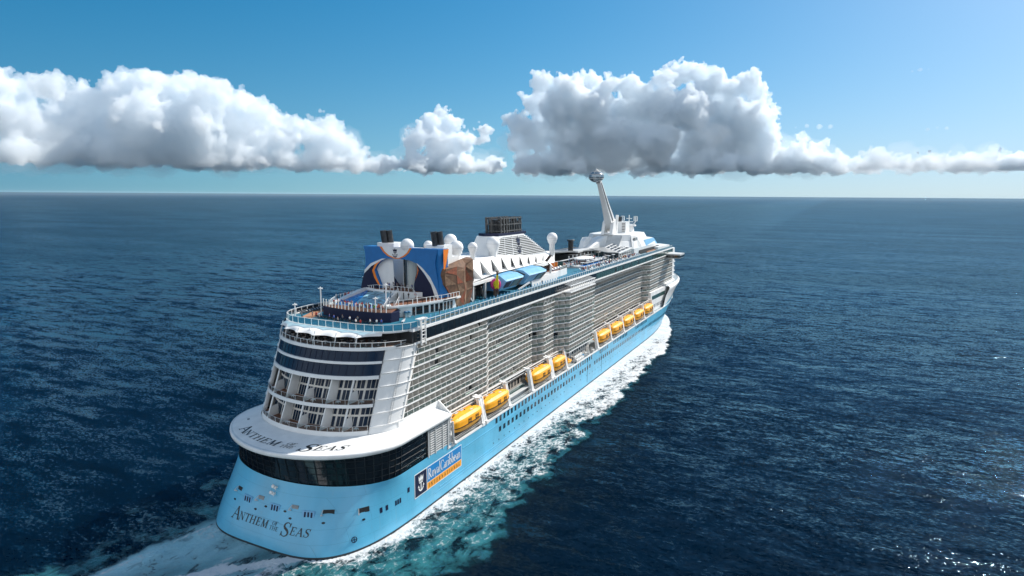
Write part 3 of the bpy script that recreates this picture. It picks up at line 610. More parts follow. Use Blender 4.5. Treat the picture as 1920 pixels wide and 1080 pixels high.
emblem(MB(), lambda u, v, e: (27.62 + u, -B - e - .02, 7.95 + v), 2.3).build('crown_anchor', M_WHITE, LG)
w = run_width('RoyalCaribbean', 2.75, .02, 1); lay(MB(), [('RoyalCaribbean', 30.8, 7.75, 2.75, .02, 15.8 / w)], lambda u, v, e: (u, -B - .05 - e, v)).build('name_lettering', M_WHITE, LG)
w = run_width('INTERNATIONAL', 1.05, .75, 1); lay(MB(), [('INTERNATIONAL', 31.2, 5.5, 1.05, .75, 15.6 / w)], lambda u, v, e: (u, -B - .05 - e, v)).build('word_lettering', M_NAVY, LG)
# small openings and fittings on the stern
def stern_frame(y, z):
    dx = (hull_x(y - .05, z) - hull_x(y + .05, z)) / -.1; nl = Vector((-1, dx, .3)).normalized(); t = Vector((0, 0, 1)).cross(nl).normalized(); u = nl.cross(t)
    return Vector((hull_x(y, z), y, z)), nl, -t, u
def stern_box(mb, y, z, w, h, o=.05, dy=0, dz=0):
    p, nl, t, u = stern_frame(y, z); p = p + t * dy + u * dz
    return mb.slab([tuple(p + nl * o + t * a + u * b) for a, b in ((-w / 2, -h / 2), (w / 2, -h / 2), (w / 2, h / 2), (-w / 2, h / 2))], -nl * (o + .15))
for y, z in ((6.4, 8.4), (-2.5, 8.4), (-11.6, 8.35)):
    mb = stern_box(MB(), y, z, 2.9, 1.9, .06); o = mb.build('mooring_port', M_LBLUE, HULL); mb = MB()
    for k in (-.8, 0, .8): stern_box(mb, y, z, .42, 1.35, .1, k)
    mb.build('port_slot', M_NAVY, o)
for y, z, w_ in ((10.4, 9.5, 1.6), (2.3, 9.45, 1.7), (-7.9, 9.35, 1.7), (-15.6, 9.0, 2.6), (-21.2, 8.5, 2.6)):
    mb = stern_box(MB(), y, z, w_, 1.15, .05); o = mb.build('shell_door', M_DARK if w_ != 1.7 else M_GREY, HULL); p, nl, t, u = stern_frame(y, z); mb = MB(); mb.bar(p + nl * .2 + t * (w_ / 2) - u * .6, p + nl * .9 + t * (w_ / 2 + .2) - u * .45, .25); mb.bar(p + nl * .1 + t * (w_ / 2 - .1) + u * .6, p + nl * .9 + t * (w_ / 2 + .2) - u * .45, .1); mb.build('hinge_arm', M_GREYW, o)
for y, z in ((10.9, 7.4), (.2, 8.25), (-5.6, 8.35), (3, 7.2), (-7.5, 7.3), (-15.3, 7.1), (-21.5, 6.5)):
    mb = MB(); p, nl, t, u = stern_frame(y, z); mb.slab([tuple(p + nl * .06 + t * .42 * math.cos(k * .7854) + u * .24 * math.sin(k * .7854)) for k in range(8)], -nl * .2); mb.build('fairlead', M_BLACK, HULL)
mb = MB(); p, nl, t, u = stern_frame(-21.0, 2.9)
for k in range(16): mb.bar(p + nl * .07 + t * .62 * math.cos(k * .3927) + u * .62 * math.sin(k * .3927), p + nl * .07 + t * .62 * math.cos(k * .3927 + .3927) + u * .62 * math.sin(k * .3927 + .3927), .12)
mb.bar(p + nl * .07 - t * .6, p + nl * .07 + t * .6, .1); mb.bar(p + nl * .075 - u * .6, p + nl * .075 + u * .6, .1); mb.build('thruster_mark', M_NAVY, HULL)
for z in (12.2, 11.0): mb = MB(); p, nl, t, u = stern_frame(-1.1, z); mb.tube([p, p + nl * .7 + u * .1], .35, 8); mb.ball(tuple(p + nl * .9 + t * .3 + u * .3), .45, 8); mb.bar(p + nl * .5, p + nl * .9 - t * .6 - u * .3, .16); mb.build('stern_light', M_WHITE, HULL)
mb = MB()
for y, w_ in ((-23.05, .7), (-23.45, .7), (-23.93, .5), (-24.02, .5), (-24.1, .5)): stern_box(mb, y, 7.1, w_, 1.2, .05)
stern_box(mb, -24.33, 8.5, .8, 1.2, .05); mb.build('quarter_opening', M_NAVY, HULL)
# ------------------------------------------------------------------ superstructure: balcony decks
PL = [(68, -21), (73.4, -18.7), (107, -18.2), (112, -20.6), (123.4, -20.3), (129, -24), (157.5, -24.1), (158.5, -17), (248, -16.6), (260, -17.4), (264.6, -20.6), (326, -21)]
def xfront(z): return 24.6 + (z - 25.3) * .352
def y_at(x):
    if x <= 68: return -21.0
    for (a, b), (c, d) in zip(PL, PL[1:]):
        if a <= x <= c: return lerp(b, d, (x - a) / (c - a))
    return -21.0
def off_line(x0, x1, d):                            # the balcony front line, moved inboard by d
    P = [(x0, -21 + d)] + [(x, y + d) for x, y in PL if x0 < x < x1] + [(x1, y_at(x1) + d)]
    return P
ZK = [19.07, 22.05, 25.05, 28.03, 31.0, 33.98, 36.95, 39.93]
SUP = MB()
P_ = off_line(24, 325, 2.1); P_[0] = (27, -18.9)
SUP.prism(P_ + [(x, -y) for x, y in P_[::-1]], 12.4, 42.6)
CORE = SUP.build('cabin_front', M_CABIN, SHIP)
divs = []; drest = MB()
for k, z in enumerate(ZK):
    x0 = xfront(z) + .2 if z > 24 else 41.3
    P_ = off_line(x0, 326, 0); mb = MB()
    mb.prism(P_ + [(x, -y) for x, y in P_[::-1]], z - .36, z)
    sl_ = mb.build('balcony_deck', M_WHITE, SHIP)
    hr = MB(); gp = MB(); pts = off_line(x0, 325.5, .06)
    for s in (1, -1):
        pp = [(x, s * y, z + 1.16) for x, y in pts]
        for a, b in zip(pp, pp[1:]): hr.bar(a, b, .11, .09)
        for (a, b), (c, d) in zip(pts, pts[1:]): gp.quad((a, s * b, z + .08), (c, s * d, z + .08), (c, s * d, z + 1.06), (a, s * b, z + 1.06))
    i0 = math.ceil((x0 - 24.7) / BAY); i1 = int((325 - 24.7) / BAY)
    for i in range(i0, i1 + 1):
        x = 24.7 + BAY * i; y = y_at(x); hr.bb(x - .045, x + .045, y + .02, y + .12, z, z + 1.16)
        ztop = (ZK + [42.5])[k + 1] - .4; yi = y + 2.0 if not 66 < x < 75 else y + 2.6
        d = [(x, y + .12, z), (x, yi, z), (x, yi, ztop), (x, y + .75, ztop), (x, y + .30, ztop - .2), (x, y + .14, ztop - .6)]
        if random.random() < .07: continue
        divs.append((math.hypot(x - CAM[0], y - CAM[1]), d))
    hr.build('handrail', M_WHITE, sl_); gp.build('glass_balustrade', M_PANE, sl_)
mb = MB(); mb.bb(23.5, 41.2, -21.02, -20.6, 22.4, 25.0); mb.build('side_fascia', M_WHITE, SHIP); MB().bb(23.5, 41.2, 20.6, 21.02, 22.4, 25.0).build('side_fascia', M_WHITE, SHIP)
divs.sort(key=lambda q: q[0])
for i, (_, d) in enumerate(divs):
    if i < 96: MB().slab(d, (.09, 0, 0)).build('balcony_divider', M_WARM, SHIP)
    else: drest.slab(d, (.09, 0, 0))
tag(drest.build('far_balcony_divider', M_WARM, SHIP), kind='stuff')
# white balcony furniture is too small to count; the top of the stack: edge beam, dark glazed band, roof edge
def side_run(mb, x0, x1, y, z0, z1, th=.3):
    for s in (1, -1): mb.bb(x0, x1, *sorted((s * y, s * (y + th))), z0, z1)
mb = MB(); side_run(mb, 30.6, 326, -21.12, 42.4, 42.95, 2.6); mb.build('edge_beam', M_WHITE, SHIP)
mb = MB(); side_run(mb, 31, 168.6, -20.9, 42.95, 45.9, .6); UG = mb.build('upper_glazing', M_GLASS, SHIP)
mb = MB(); side_run(mb, 168.6, 319, -20.9, 42.95, 45.9, .6); UG2 = mb.build('forward_glazing', M_GLASSG, SHIP)
mb = MB()
for x in [31 + 3.1 * i for i in range(93)]: mb.bb(x - .04, x + .04, -20.96, -20.8, 42.95, 45.9)
mb.build('mullion', M_STEEL, UG)
for x in (196, 209, 222, 236, 252, 268, 276, 286, 295, 304): MB().bb(x, x + 1.5, -20.95, -20.8, 43.1, 45.2).build('dark_pane', M_BLACK, UG2)
mb = MB(); side_run(mb, 30, 320, -21.15, 45.85, 46.5, 1.2); mb.build('roof_edge', M_WHITE, SHIP)
mb = MB()
for x in [76 + 3.2 * i for i in range(9)] + [112.5, 116, 119.5] + [163 + 4.4 * i for i in range(21)]: mb.bar((x, -20.9, 42.45), (x - 1.4, y_at(x) - .1, 39.8), .16)
mb.build('overhang_strut', M_WHITE, SHIP)
# pergola frames on top of the midship bulge
mb = MB()
for i in range(14): x = 130 + 2.1 * i; mb.bb(x, x + .22, -24, -23.8, 42.5, 45.1); mb.bar((x, -23.9, 45), (x + .3, -21, 45.6), .2)
mb.bb(129, 158, -24.1, -23.8, 44.9, 45.2); mb.bb(129, 158, -24.2, -21, 42.3, 42.75); mb.bb(129, 158, -24.15, -24, 43.4, 43.55)
mb.build('pergola', M_WHITE, SHIP)
# ladder frame at the after corner of the top deck
mb = MB()
for x in (32.6, 34.4): mb.bb(x, x + .25, -21.9, -21.5, 42, 48.8)
for i in range(7): mb.bb(32.6, 34.6, -21.85, -21.6, 42.6 + i * .95, 42.75 + i * .95)
mb.bb(31.8, 35.2, -22, -20.5, 48.6, 48.8); mb.bb(32.2, 32.4, -21.9, -21.6, 46.4, 48.8); mb.build('service_frame', M_WHITE, SHIP)
# the forward end of the superstructure
mb = MB(); F_ = [(325, -21), (328.5, -19.5), (330.5, -15), (331.5, 0)]; mb.prism([(320, -21)] + F_ + [(x, -y) for x, y in F_[-2::-1]] + [(320, 21)], 12.4, 45.9); mb.build('front_screen', M_WHITE, SHIP)
mb = MB()
for k, z in enumerate(ZK[1:]): mb.prism([(322, -21.2), (326, -21.4), (329.2, -20), (331.2, -15), (332.4, 0), (331.2, 15), (329.2, 20), (326, 21.4), (322, 21.2)], z - .4, z)
mb.build('front_ledge', M_WHITE, SHIP)
MB().prism([(296, -23), (322, -22.6), (331, -17), (334, 0), (331, 17), (322, 22.6), (296, 23)], 24.0, 25.4).build('forward_step', M_WHITE, SHIP)
mb = MB(); mb.prism([(264, -21.6), (300, -22.8), (312, -21.5), (322, -15), (322, 15), (312, 21.5), (300, 22.8), (264, 21.6)], 12.4, 23.9); mb.build('forward_screen', M_WHITE, SHIP)
for x0, x1, z0, z1, m_, nm in ((297, 303.5, 13.6, 19.6, M_DARK, 'mooring_opening'), (266, 294, 19.3, 21.6, M_GLASSG, 'lounge_window')): MB().slab([(x0, lerp(-21.6, -22.8, (x0 - 264) / 36) - .06, z0), (x1, min(lerp(-21.6, -22.8, (x1 - 264) / 36), -22.2) - .06, z0), (x1, min(lerp(-21.6, -22.8, (x1 - 264) / 36), -22.2) - .06, z1), (x0, lerp(-21.6, -22.8, (x0 - 264) / 36) - .06, z1)], (0, .1, 0)).build(nm, m_, SHIP)
mb = MB()
for i in range(9): x = 269 + 3 * i; y = lerp(-21.6, -22.8, (x - 264) / 36); mb.bb(x, x + 1.2, y - .06, y + .05, 14.2, 16.2)
mb.build('screen_window', M_WIN, SHIP)
# bridge wings
for s in (1, -1):
    mb = MB(); mb.hexa([(302, s * 20, 40.4), (314, s * 20, 40.4), (314, s * 29.3, 40.9), (302.8, s * 29.3, 40.9), (300.8, s * 20, 43.9), (314.6, s * 20, 43.9), (314.6, s * 29.6, 43.6), (302, s * 29.6, 43.6)]); o = mb.build('bridge_wing', M_GREYW, SHIP)
    mb = MB(); mb.hexa([(301.6, s * 20.8, 41.2), (314.4, s * 20.8, 41.2), (314.4, s * 29.55, 41.4), (302.1, s * 29.55, 41.4), (301.1, s * 20.8, 42.9), (314.75, s * 20.8, 42.9), (314.75, s * 29.75, 42.8), (301.8, s * 29.75, 42.8)]); mb.build('wing_window', M_GLASS, o)
# ------------------------------------------------------------------ after face
def xaft(z): return 10.3 + (z - 24.3) * .39
def aft_pt(y, z, inset=0):
    a = min(abs(y) / BS, 1); return xaft(z) + 15 * (1 - math.sqrt(max(1 - a * a, 0))) + inset
def aft_strip(mb, ya, yb, z0, z1, inset=0, n=16, zstep=1):
    rings = []
    for k in range(zstep + 1):
        z = lerp(z0, z1, k / zstep); rings.append([(aft_pt(lerp(ya, yb, i / n), z, inset), lerp(ya, yb, i / n), z) for i in range(n + 1)])
    return mb.loft(rings, False)
def aft_band(mb, z0, z1, ya=15.6, yb=-17.3, o=.25, depth=5, n=24):  # a curved ledge following the after face
    ys = [lerp(ya, yb, i / n) for i in range(n + 1)]
    return mb.loft([[(aft_pt(y, z1) + depth, y, z0) for y in ys], [(aft_pt(y, z0) - o, y, z0) for y in ys], [(aft_pt(y, z1) - o, y, z1) for y in ys], [(aft_pt(y, z1) + depth, y, z1) for y in ys]], False, smooth=False)
for s, e in ((-1, 17.3), (1, 15.5)):
    mb = MB(); rings = []
    for k in range(13):
        z = lerp(22.6, 42.7, k / 12); r = []
        for i in range(21):
            a = math.asin(e / BS); a = lerp(a, math.pi / 2, i / 20); r.append((xaft(z) + 15 * (1 - math.cos(a)), s * BS * math.sin(a), z))
        r += [(xfront(max(z, 25)) + .1, s * BS, z), (xfront(max(z, 25)) + .1, s * (BS - 1.6), z)]; rings.append([(aft_pt(e, z) + 1.6, s * (e + .2), z)] + r)
    mb.loft(rings, False); o = mb.build('corner_panel', M_WHITE, SHIP)
    mb = MB()
    for z in ZK[2:] + [42.6]:
        r0 = []
        for i in range(21):
            a = lerp(math.asin(e / BS), math.pi / 2, i / 20); r0.append((a, z))
        for w_ in (.22,): mb.loft([[(xaft(z_) + (15 + q) * (1 - math.cos(a)) - q, s * (BS + q) * math.sin(a), z_) for a, z in r0] for z_, q in ((z - .3, 0), (z - .05, w_), (z, w_), (z, 0))], False, smooth=False)
    mb.build('corner_rib', M_WHITE, o)
    mb = MB()
    for k in range(32): z = 25.5 + k * .53; a = R(71); mb.bar((xaft(z) + 15 * (1 - math.cos(a)) - .12, s * (BS + .1) * math.sin(a), z), (xaft(z) + 15 * (1 - math.cos(a + .035)) - .12, s * (BS + .1) * math.sin(a + .035), z), .05)
    for da in (0, .035): mb.tube([(xaft(z) + 15 * (1 - math.cos(R(71) + da)) - .14, s * (BS + .12) * math.sin(R(71) + da), z) for z in (25.2, 34, 42.4)], .05, 4)
    mb.build('rung_ladder', M_GREYW, o)
# fascia, loft suite terraces
mb = MB(); aft_band(mb, 22.7, 24.3, o=.1); mb.build('lower_fascia', M_WHITE, SHIP)
mb = MB(); aft_band(mb, 29.45, 30.2, o=.3); mb.build('terrace_fascia', M_WHITE, SHIP)
mb = MB(); aft_band(mb, 35.7, 36.5, o=.3); mb.build('glazing_sill', M_WHITE, SHIP)
mb = MB(); aft_band(mb, 39.2, 39.75, o=.3); mb.build('glazing_rail', M_WHITE, SHIP)
mb = MB(); aft_band(mb, 42.2, 42.95, 17, -19, o=.35, depth=8); mb.build('terrace_edge', M_WHITE, SHIP)
for z0, z1 in ((36.5, 39.2), (39.75, 42.2)): mb = MB(); aft_strip(mb, 15.5, -17.2, z0, z1, .05); o = mb.build('stern_window_band', M_GLASSB, SHIP); mb = MB(); [mb.bar((aft_pt(y, z0) + .0, y, z0), (aft_pt(y, z1) + .0, y, z1), .07) for y in [14 - 1.75 * i for i in range(18)]]; mb.build('pane_joint', M_NAVY, o)
for z0, z1 in ((24.3, 29.45), (30.2, 35.7)):
    mb = MB(); ys = [lerp(15.5, -17.3, i / 24) for i in range(25)]
    mb.loft([[(aft_pt(y, z0) - .15, y, z0 + .03) for y in ys], [(aft_pt(y, z1) + 3.2, y, z0 + .03) for y in ys]], False, smooth=False); mb.build('suite_deck', M_TEAK, SHIP)
    mb = MB(); aft_strip(mb, 15.5, -17.3, z0, z1, 3.3); wl_ = mb.build('suite_wall', M_WARM, SHIP)
    gl = MB(); y = 14.9
    while y > -17:
        for a, b in ((.1, 2.35), (2.8, 4.75)):
            gl.quad((aft_pt(y, z0 + a, 3.26), y, z0 + a), (aft_pt(y - .73, z0 + a, 3.26), y - .73, z0 + a), (aft_pt(y - .73, z0 + b, 3.26), y - .73, z0 + b), (aft_pt(y, z0 + b, 3.26), y, z0 + b))
        y -= .86 if int((15 - y) / .86) % 3 != 2 else 1.2
    gl.build('suite_glazing', M_GLASSB, wl_)
    for y in (10.4, 4.6, -1.5, -7.5, -12.6):
        mb = MB(); thick = y in (4.6, -7.5)
        lo, hi = (1.5, 3.1) if thick else (.9, 3.1)
        if thick: mb.slab([(aft_pt(y, z0) - .1, y, z0), (aft_pt(y, z0) + 3.3, y, z0), (aft_pt(y, z1) + 3.0, y, z1), (aft_pt(y, z1) + .2, y, z1)], (0, .3, 0))
        else:
            mb.slab([(aft_pt(y, z0) + .3, y, z0), (aft_pt(y, z0) + 3.3, y, z0), (aft_pt(y, z0) + 3.3, y, z0 + 2.6), (aft_pt(y, z0) + 1.6, y, z0 + 2.6), (aft_pt(y, z0) + .9, y, z0 + 1.9)], (0, .14, 0)); mb.bar((aft_pt(y, z0) - .05, y + .1, z0), (aft_pt(y, z1) + .1, y + .1, z1), .32)
        mb.build('suite_fin', M_WHITE, SHIP)
    mb = MB(); ys = [lerp(15.4, -17.2, i / 24) for i in range(25)]; mb.tube([(aft_pt(y, z0) - .1, y, z0 + 1.15) for y in ys], .06, 4)
    for i in range(13): y = 14.6 - 2.65 * i; mb.bar((aft_pt(y, z0) - .1, y, z0), (aft_pt(y, z0) - .1, y, z0 + 1.15), .1)
    ra = mb.build('suite_railing', M_GREYW, SHIP); mb = MB(); mb.loft([[(aft_pt(y, z0) - .1, y, z0 + .1) for y in ys], [(aft_pt(y, z0) - .1, y, z0 + 1.08) for y in ys]], False); mb.build('railing_glass', M_CLEAR, ra)
# top terrace with sail canopy
mb = MB(); mb.prism([(aft_pt(y, 42.9) + .2, y) for y in [16 - i for i in range(35)]] + [(34, -19), (34, 18)], 42.6, 42.98); mb.build('terrace_deck', M_TEAK, SHIP)
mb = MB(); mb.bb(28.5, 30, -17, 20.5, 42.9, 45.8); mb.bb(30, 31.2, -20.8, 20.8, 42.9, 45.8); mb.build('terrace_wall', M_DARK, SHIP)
mb = MB(); ys = [lerp(18.6, -20.2, i / 30) for i in range(31)]; mb.tube([(aft_pt(y, 42.9) - .15, y, 44.1) for y in ys], .07, 4)
for i in range(17): y = 18 - 2.35 * i; mb.bar((aft_pt(y, 42.9) - .15, y, 42.9), (aft_pt(y, 42.9) - .15, y, 44.1), .12)
ra = mb.build('terrace_railing', M_WHITE, SHIP); mb = MB(); mb.loft([[(aft_pt(y, 42.9) - .15, y, 43.0) for y in ys], [(aft_pt(y, 42.9) - .15, y, 44.05) for y in ys]], False); mb.build('railing_glass', M_CLEAR, ra)
ysp = [16.5, 11.8, 5.9, -.2, -6.3, -11.4]
mb = MB()
for y in ysp: mb.tube([(aft_pt(y, 42.9) - .1, y, 42.9), (aft_pt(y, 42.9) + .9, y, 46.2)], .13, 6)
mb.tube([(aft_pt(-.2, 42.9), -.2, 43.2), (aft_pt(3.5, 42.9) + 2.5, 3.2, 46.3)], .12, 6); mb.tube([(aft_pt(-6.3, 42.9) + 4, -9.5, 43), (aft_pt(-10, 42.9) + 1, -11, 45.6)], .12, 6)
cp = mb.build('canopy_post', M_WHITE, SHIP)
for a, b in list(zip(ysp, ysp[1:])) + [(-11.4, -15.6)]:
    mb = MB(); rings = []
    for k in range(9):
        v = k / 8; r = []
        for i in range(11):
            u = i / 10; y = lerp(a, b, u); sag = math.sin(math.pi * u)
            xo = aft_pt(y, 42.9) - .1 + 1.2 * sag * (1 - v) ** 2; xi = 23 + 26 * (1 - (1 - (abs(y) / BS) ** 4.4) ** (1 / 4.4)) + .2
            if b < -15: xo = lerp(xo, xi - .3, u)
            r.append((lerp(xo, xi, v), y, 45.3 + .95 * v + .28 * sag * math.sin(math.pi * v) - .0 * sag))
        rings.append(r)
    mb.loft(rings, False); mb.build('sail_canopy', M_SAIL, SHIP)
# ------------------------------------------------------------------ open top deck
def td_line(inset, x1, n=40):
    r = []
    for i in range(n + 1):
        a = math.pi / 2 * i / n; r.append((23 + inset + 26 * (1 - math.cos(a) ** (2 / 4.4)), -(BS - inset) * math.sin(a) ** (2 / 4.4)))
    return r + [(x1, -(BS - inset))]
h = td_line(.0, 320); MB().prism(h + [(x, -y) for x, y in h[:0:-1]], 45.9, 46.3).build('deck_edge', M_WHITE, SHIP)
h = td_line(.35, 319); MB().prism(h + [(x, -y) for x, y in h[:0:-1]], 46.2, ZT).build('top_deck', M_DECK, SHIP)
mb = MB(); h0, h1 = td_line(1.6, 300), td_line(3.4, 300)
mb.prism([(38, -19.4), (150, -19.4), (150, -17.8), (38, -17.8)], ZT, ZT + .03); mb.prism([(38, 19.4), (150, 19.4), (150, 17.4), (38, 17.4)], ZT, ZT + .03)
mb.prism([(28.5, 12), (30, 15.5), (38, 18.9), (48, 18.9), (48, 16.2), (36, 15.6), (32.5, 12)], ZT, ZT + .035)
mb.build('track', M_TRACK, SHIP)
hr = MB(); gp = MB(); h = td_line(.2, 318); L = h + []; full = [(x, -y) for x, y in h[:0:-1]] + h
for a, b in zip(full, full[1:]): hr.bar((*a, 47.95), (*b, 47.95), .14, .1)
gp.loft([[(x, y, z) for x, y in full] for z in (46.5, 47.85)], False); acc = 0
for a, b in zip(full, full[1:]):
    L_ = math.hypot(b[0] - a[0], b[1] - a[1]); s = (2.4 - acc) if acc else 0
    while s < L_: hr.bb(lerp(a[0], b[0], s / L_) - .07, lerp(a[0], b[0], s / L_) + .07, lerp(a[1], b[1], s / L_) - .07, lerp(a[1], b[1], s / L_) + .07, 46.3, 47.95); s += 2.4
    acc = 2.4 - (s - L_) if s > L_ else 0
ra = hr.build('deck_railing', M_WHITE, SHIP); gp.build('railing_glass', M_PANEB, ra)
mb = MB()
for i in range(52): x = 38 + 2.35 * i; mb.bar((x, -19.3, 47.3), (x + 2.3, -19.3, 47.3), .12); mb.bb(x, x + .25, -19.4, -19.2, 46.4, 48.4)
mb.build('inner_rail', M_LBLUE, SHIP)
# ------------------------------------------------------------------ surf pool and the white bar building aft
def railing(mb, pts, h=1.15, step=1.5, w=.12, glass=None, both=True):
    for a, b in zip(pts, pts[1:]):
        a, b = Vector(a), Vector(b); n = max(int((b - a).length / step), 1)
        if both: mb.bar(a + Vector((0, 0, h)), b + Vector((0, 0, h)), w * .8)
        for i in range(n + 1): p = a.lerp(b, i / n); mb.bb(p.x - w / 2, p.x + w / 2, p.y - w / 2, p.y + w / 2, p.z, p.z + h)
        if glass: glass.quad(tuple(a + Vector((0, 0, .05))), tuple(b + Vector((0, 0, .05))), tuple(b + Vector((0, 0, h - .1))), tuple(a + Vector((0, 0, h - .1))))
    return mb
nb = [(34.6, 12.2), (33.4, 8), (32.8, 3), (32.7, -2), (33.2, -7), (34.6, -11), (37.5, -11.4), (38.5, 12.2)]
mb = MB(); mb.prism(nb, ZT, 48.9); mb.slab([(34.6, -11, ZT), (37.5, -11.4, ZT), (41, -13, ZT), (38, -14, ZT)], (0, 0, .0)) if 0 else None
mb.hexa([(34.4, -11, ZT), (41, -9, ZT), (41, -7.6, ZT), (34.4, -8, ZT), (34.4, -11, 47.3), (41, -8.9, 48.8), (41, -7.6, 48.8), (34.4, -8, 48.9)])
SURF = mb.build('surf_pool_base', M_NAVY, SHIP)
mb = MB(); mb.prism([(x + .25, y * .985) for x, y in nb[:6]] + [(44, -7), (44, 12.2)], 48.9, 49.0); mb.build('spectator_deck', M_TEAK, SURF)
gl = MB(); pt_ = [Vector((x + .2, y, 48.95)) for x, y in nb[:6]]
for a, b in zip(pt_, pt_[1:]):
    gl.quad(tuple(a), tuple(b), tuple(b + Vector((0, 0, 1.9))), tuple(a + Vector((0, 0, 1.9)))); k = max(round((b - a).length / 1.4), 1)
    for i in range(k): p = a.lerp(b, i / k); MB().bb(p.x - .09, p.x + .09, p.y - .09, p.y + .09, p.z, p.z + 2.0).build('glass_post', M_WHITE, SURF)
gl.build('wind_glass', M_CLEAR, SURF)
# the pool: flat run, rising ramp, side walls, churning water
mb = MB(); mb.hexa([(37, -5, 48.6), (58, 4.5, 48.6), (58, 14.5, 48.6), (37, 11, 48.6), (37, -5, 48.95), (58, 4.5, 50.6), (58, 14.5, 50.6), (37, 11, 48.95)]); mb.build('surf_ramp', M_POOL, SURF)
mb = MB(); mb.slab([(36.5, 11.2, 48.7), (58, 14.6, 48.7), (58, 14.6, 51.2), (52, 13.8, 51.0), (36.5, 11.2, 49.2)], (.1, 1.0, 0)); mb.slab([(36.5, -5.2, 48.7), (58, 4.3, 48.7), (58, 4.3, 50.9), (36.5, -5.2, 49.2)], (.2, -.4, 0)); mb.build('pool_wall', M_WHITE, SURF)
mb = MB(); rs = random.Random(4); rings = []
for i in range(15):
    x = lerp(40, 58, i / 14); r = []
    for j in range(15):
        v = j / 14; y = lerp(lerp(-3.4, 4.8, i / 14), lerp(5.5, 14, i / 14), v); r.append((x, y, lerp(49.05, 50.66, (x - 37) / 21) + rs.uniform(0, .42) * (1 if i < 14 else 2.2) * math.sin(math.pi * v)))
    rings.append(r)
mb.loft(rings, False); mb.build('surf_water', None or mat('surf_foam', (.35, .62, .74), .4, var=.5, scale=.6), SURF)
mb = MB(); mb.prism([(56.2, 15.4), (60.5, 15.4), (60.5, -8), (56, -6.2), (54.6, -4), (54.2, 9.6)], ZT, 51.2); bw = mb.build('pool_back_wall', M_WHITE, SURF)
mb = MB(); mb.prism([(54.8, 9.4), (56.4, 15.2), (80, 15.2), (80, -8), (56.3, -6), (55.0, -3.8)], 51.2, 51.32); mb.build('upper_deck', M_TEAK, SURF)
mb = MB(); railing(mb, [(57, 17, 50), (54.4, 9.6, 51.25), (54.4, -3.6, 51.25), (51, -7.5, 50.2), (48, -9.8, 49.8)], 1.3, 1.25, .13); railing(mb, [(58, 15.5, 49.5), (44, 15.5, 49.2), (38, 12.6, 49)], 1.2, 1.3, .13); railing(mb, [(39, -5.4, 49), (45, -3, 50.8), (54, 1, 50.9)], 1.15, 1.4, .13); railing(mb, [(41, -7.6, 49), (46, -5.6, 50.9)], 1.15, 1.2, .12); mb.build('terrace_handrail', M_WHITE, SURF)
mb = MB()
for x, y in ((53.9, 6), (53.9, 3.6), (53.9, 1.2), (53.9, -1)): mb.bb(x - .3, x, y - .06, y + .06, 49, 51); 
mb.bb(53.9, 54.1, 10.5, 12.5, 48.9, 50.6); mb.build('wall_frame', M_STEEL, SURF)
# side shelter along the port terrace
mb = MB(); mb.bb(40, 57, 14.2, 16.8, ZT, 48.9); mb.build('port_terrace', M_GREYW, SURF)
bl = [(40.6, -6.6), (41.4, -8.1), (43.6, -9.4), (48, -11), (56, -13.3), (62.5, -13.6), (62.5, -6)]
mb = MB(); mb.prism(bl, ZT, 49.2); BAR = mb.build('bar_building', M_WHITE, SHIP)
mb = MB(); mb.prism([(38.2, -7.2), (40.2, -8.8), (43.4, -10.2), (48, -11.9), (56, -14.2), (63.6, -14.6), (63.6, -12), (62.5, -5), (40, -5)], 49.2, 49.75); mb.build('bar_roof', M_WHITE, BAR)
mb = MB(); mb.prism([(39.6, -7.4), (43.6, -9.6), (48, -11.3), (56, -13.6), (62.8, -14), (62.8, -5), (42, -5)], 49.75, 49.8); mb.build('roof_terrace', M_TEAK, BAR)
mb = MB(); railing(mb, [(38.8, -7.3, 49.75), (43.4, -9.9, 49.75), (48, -11.6, 49.75), (56, -13.9, 49.75), (63.2, -14.3, 49.75)], 1.35, 1.3, .13); mb.build('roof_railing', M_WHITE, BAR)
mb = MB()
for i, (a, b) in enumerate(((.06, .11), (.13, .24), (.27, .36), (.40, .46), (.49, .55), (.58, .64), (.67, .73), (.76, .82), (.85, .91))):
    def p(t):
        x = lerp(44.2, 62.2, t)
        for (xa_, ya_), (xb_, yb_) in zip(bl[2:], bl[3:6]):
            if xa_ <= x <= xb_: return x, lerp(ya_, yb_, (x - xa_) / (xb_ - xa_)) - .07
        return x, -13.7
    (x0, y0), (x1, y1) = p(a), p(b); mb.slab([(x0, y0, ZT + .15), (x1, y1, ZT + .15), (x1, y1, 48.75), (x0, y0, 48.75)], (.02, .2, 0))
mb.build('bar_window', M_GLASS, BAR)
mb = MB(); lay(mb, [('C', 0, 0, 1.3, 0, 1)], lambda u, v, e: (41.1 + u * .86, -7.95 - u * .55 - e, 47.2 + v), 0, .05); mb.build('wall_mark', M_BLACK, BAR)
mb = MB(); lay(mb, [('THE SEAS BAR' if 0 else 'NOT', 0, 0, .01, 0, 1)], lambda u, v, e: (0, 0, 0)) if 0 else None
mb.hexa([(55, -14.1, 49.32), (61, -14.75, 49.32), (61, -14.7, 49.32), (55, -14.0, 49.32), (55, -14.15, 49.6), (61, -14.78, 49.6), (61, -14.7, 49.6), (55, -14.0, 49.6)]); mb.build('name_strip', M_BLACK, BAR)
for x, y in ((42.6, -9.8), (43.4, -10.2)):
    mb = MB(); mb.lathe([(.45, 0), (.45, 1.2), (.5, 1.2), (.5, 1.5), (.1, 1.55)], n=10); o = mb.build('towel_bin', M_WHITE, None, (x, y, ZT)); c = MB().lathe([(.47, 1.22), (.53, 1.22), (.53, 1.6), (.1, 1.65)], n=10).build('lid', M_LOUNGB, o); tag(o, 'white round towel bin with a blue lid beside the curved bar wall', 'bin', 'towel bins by the bar wall')
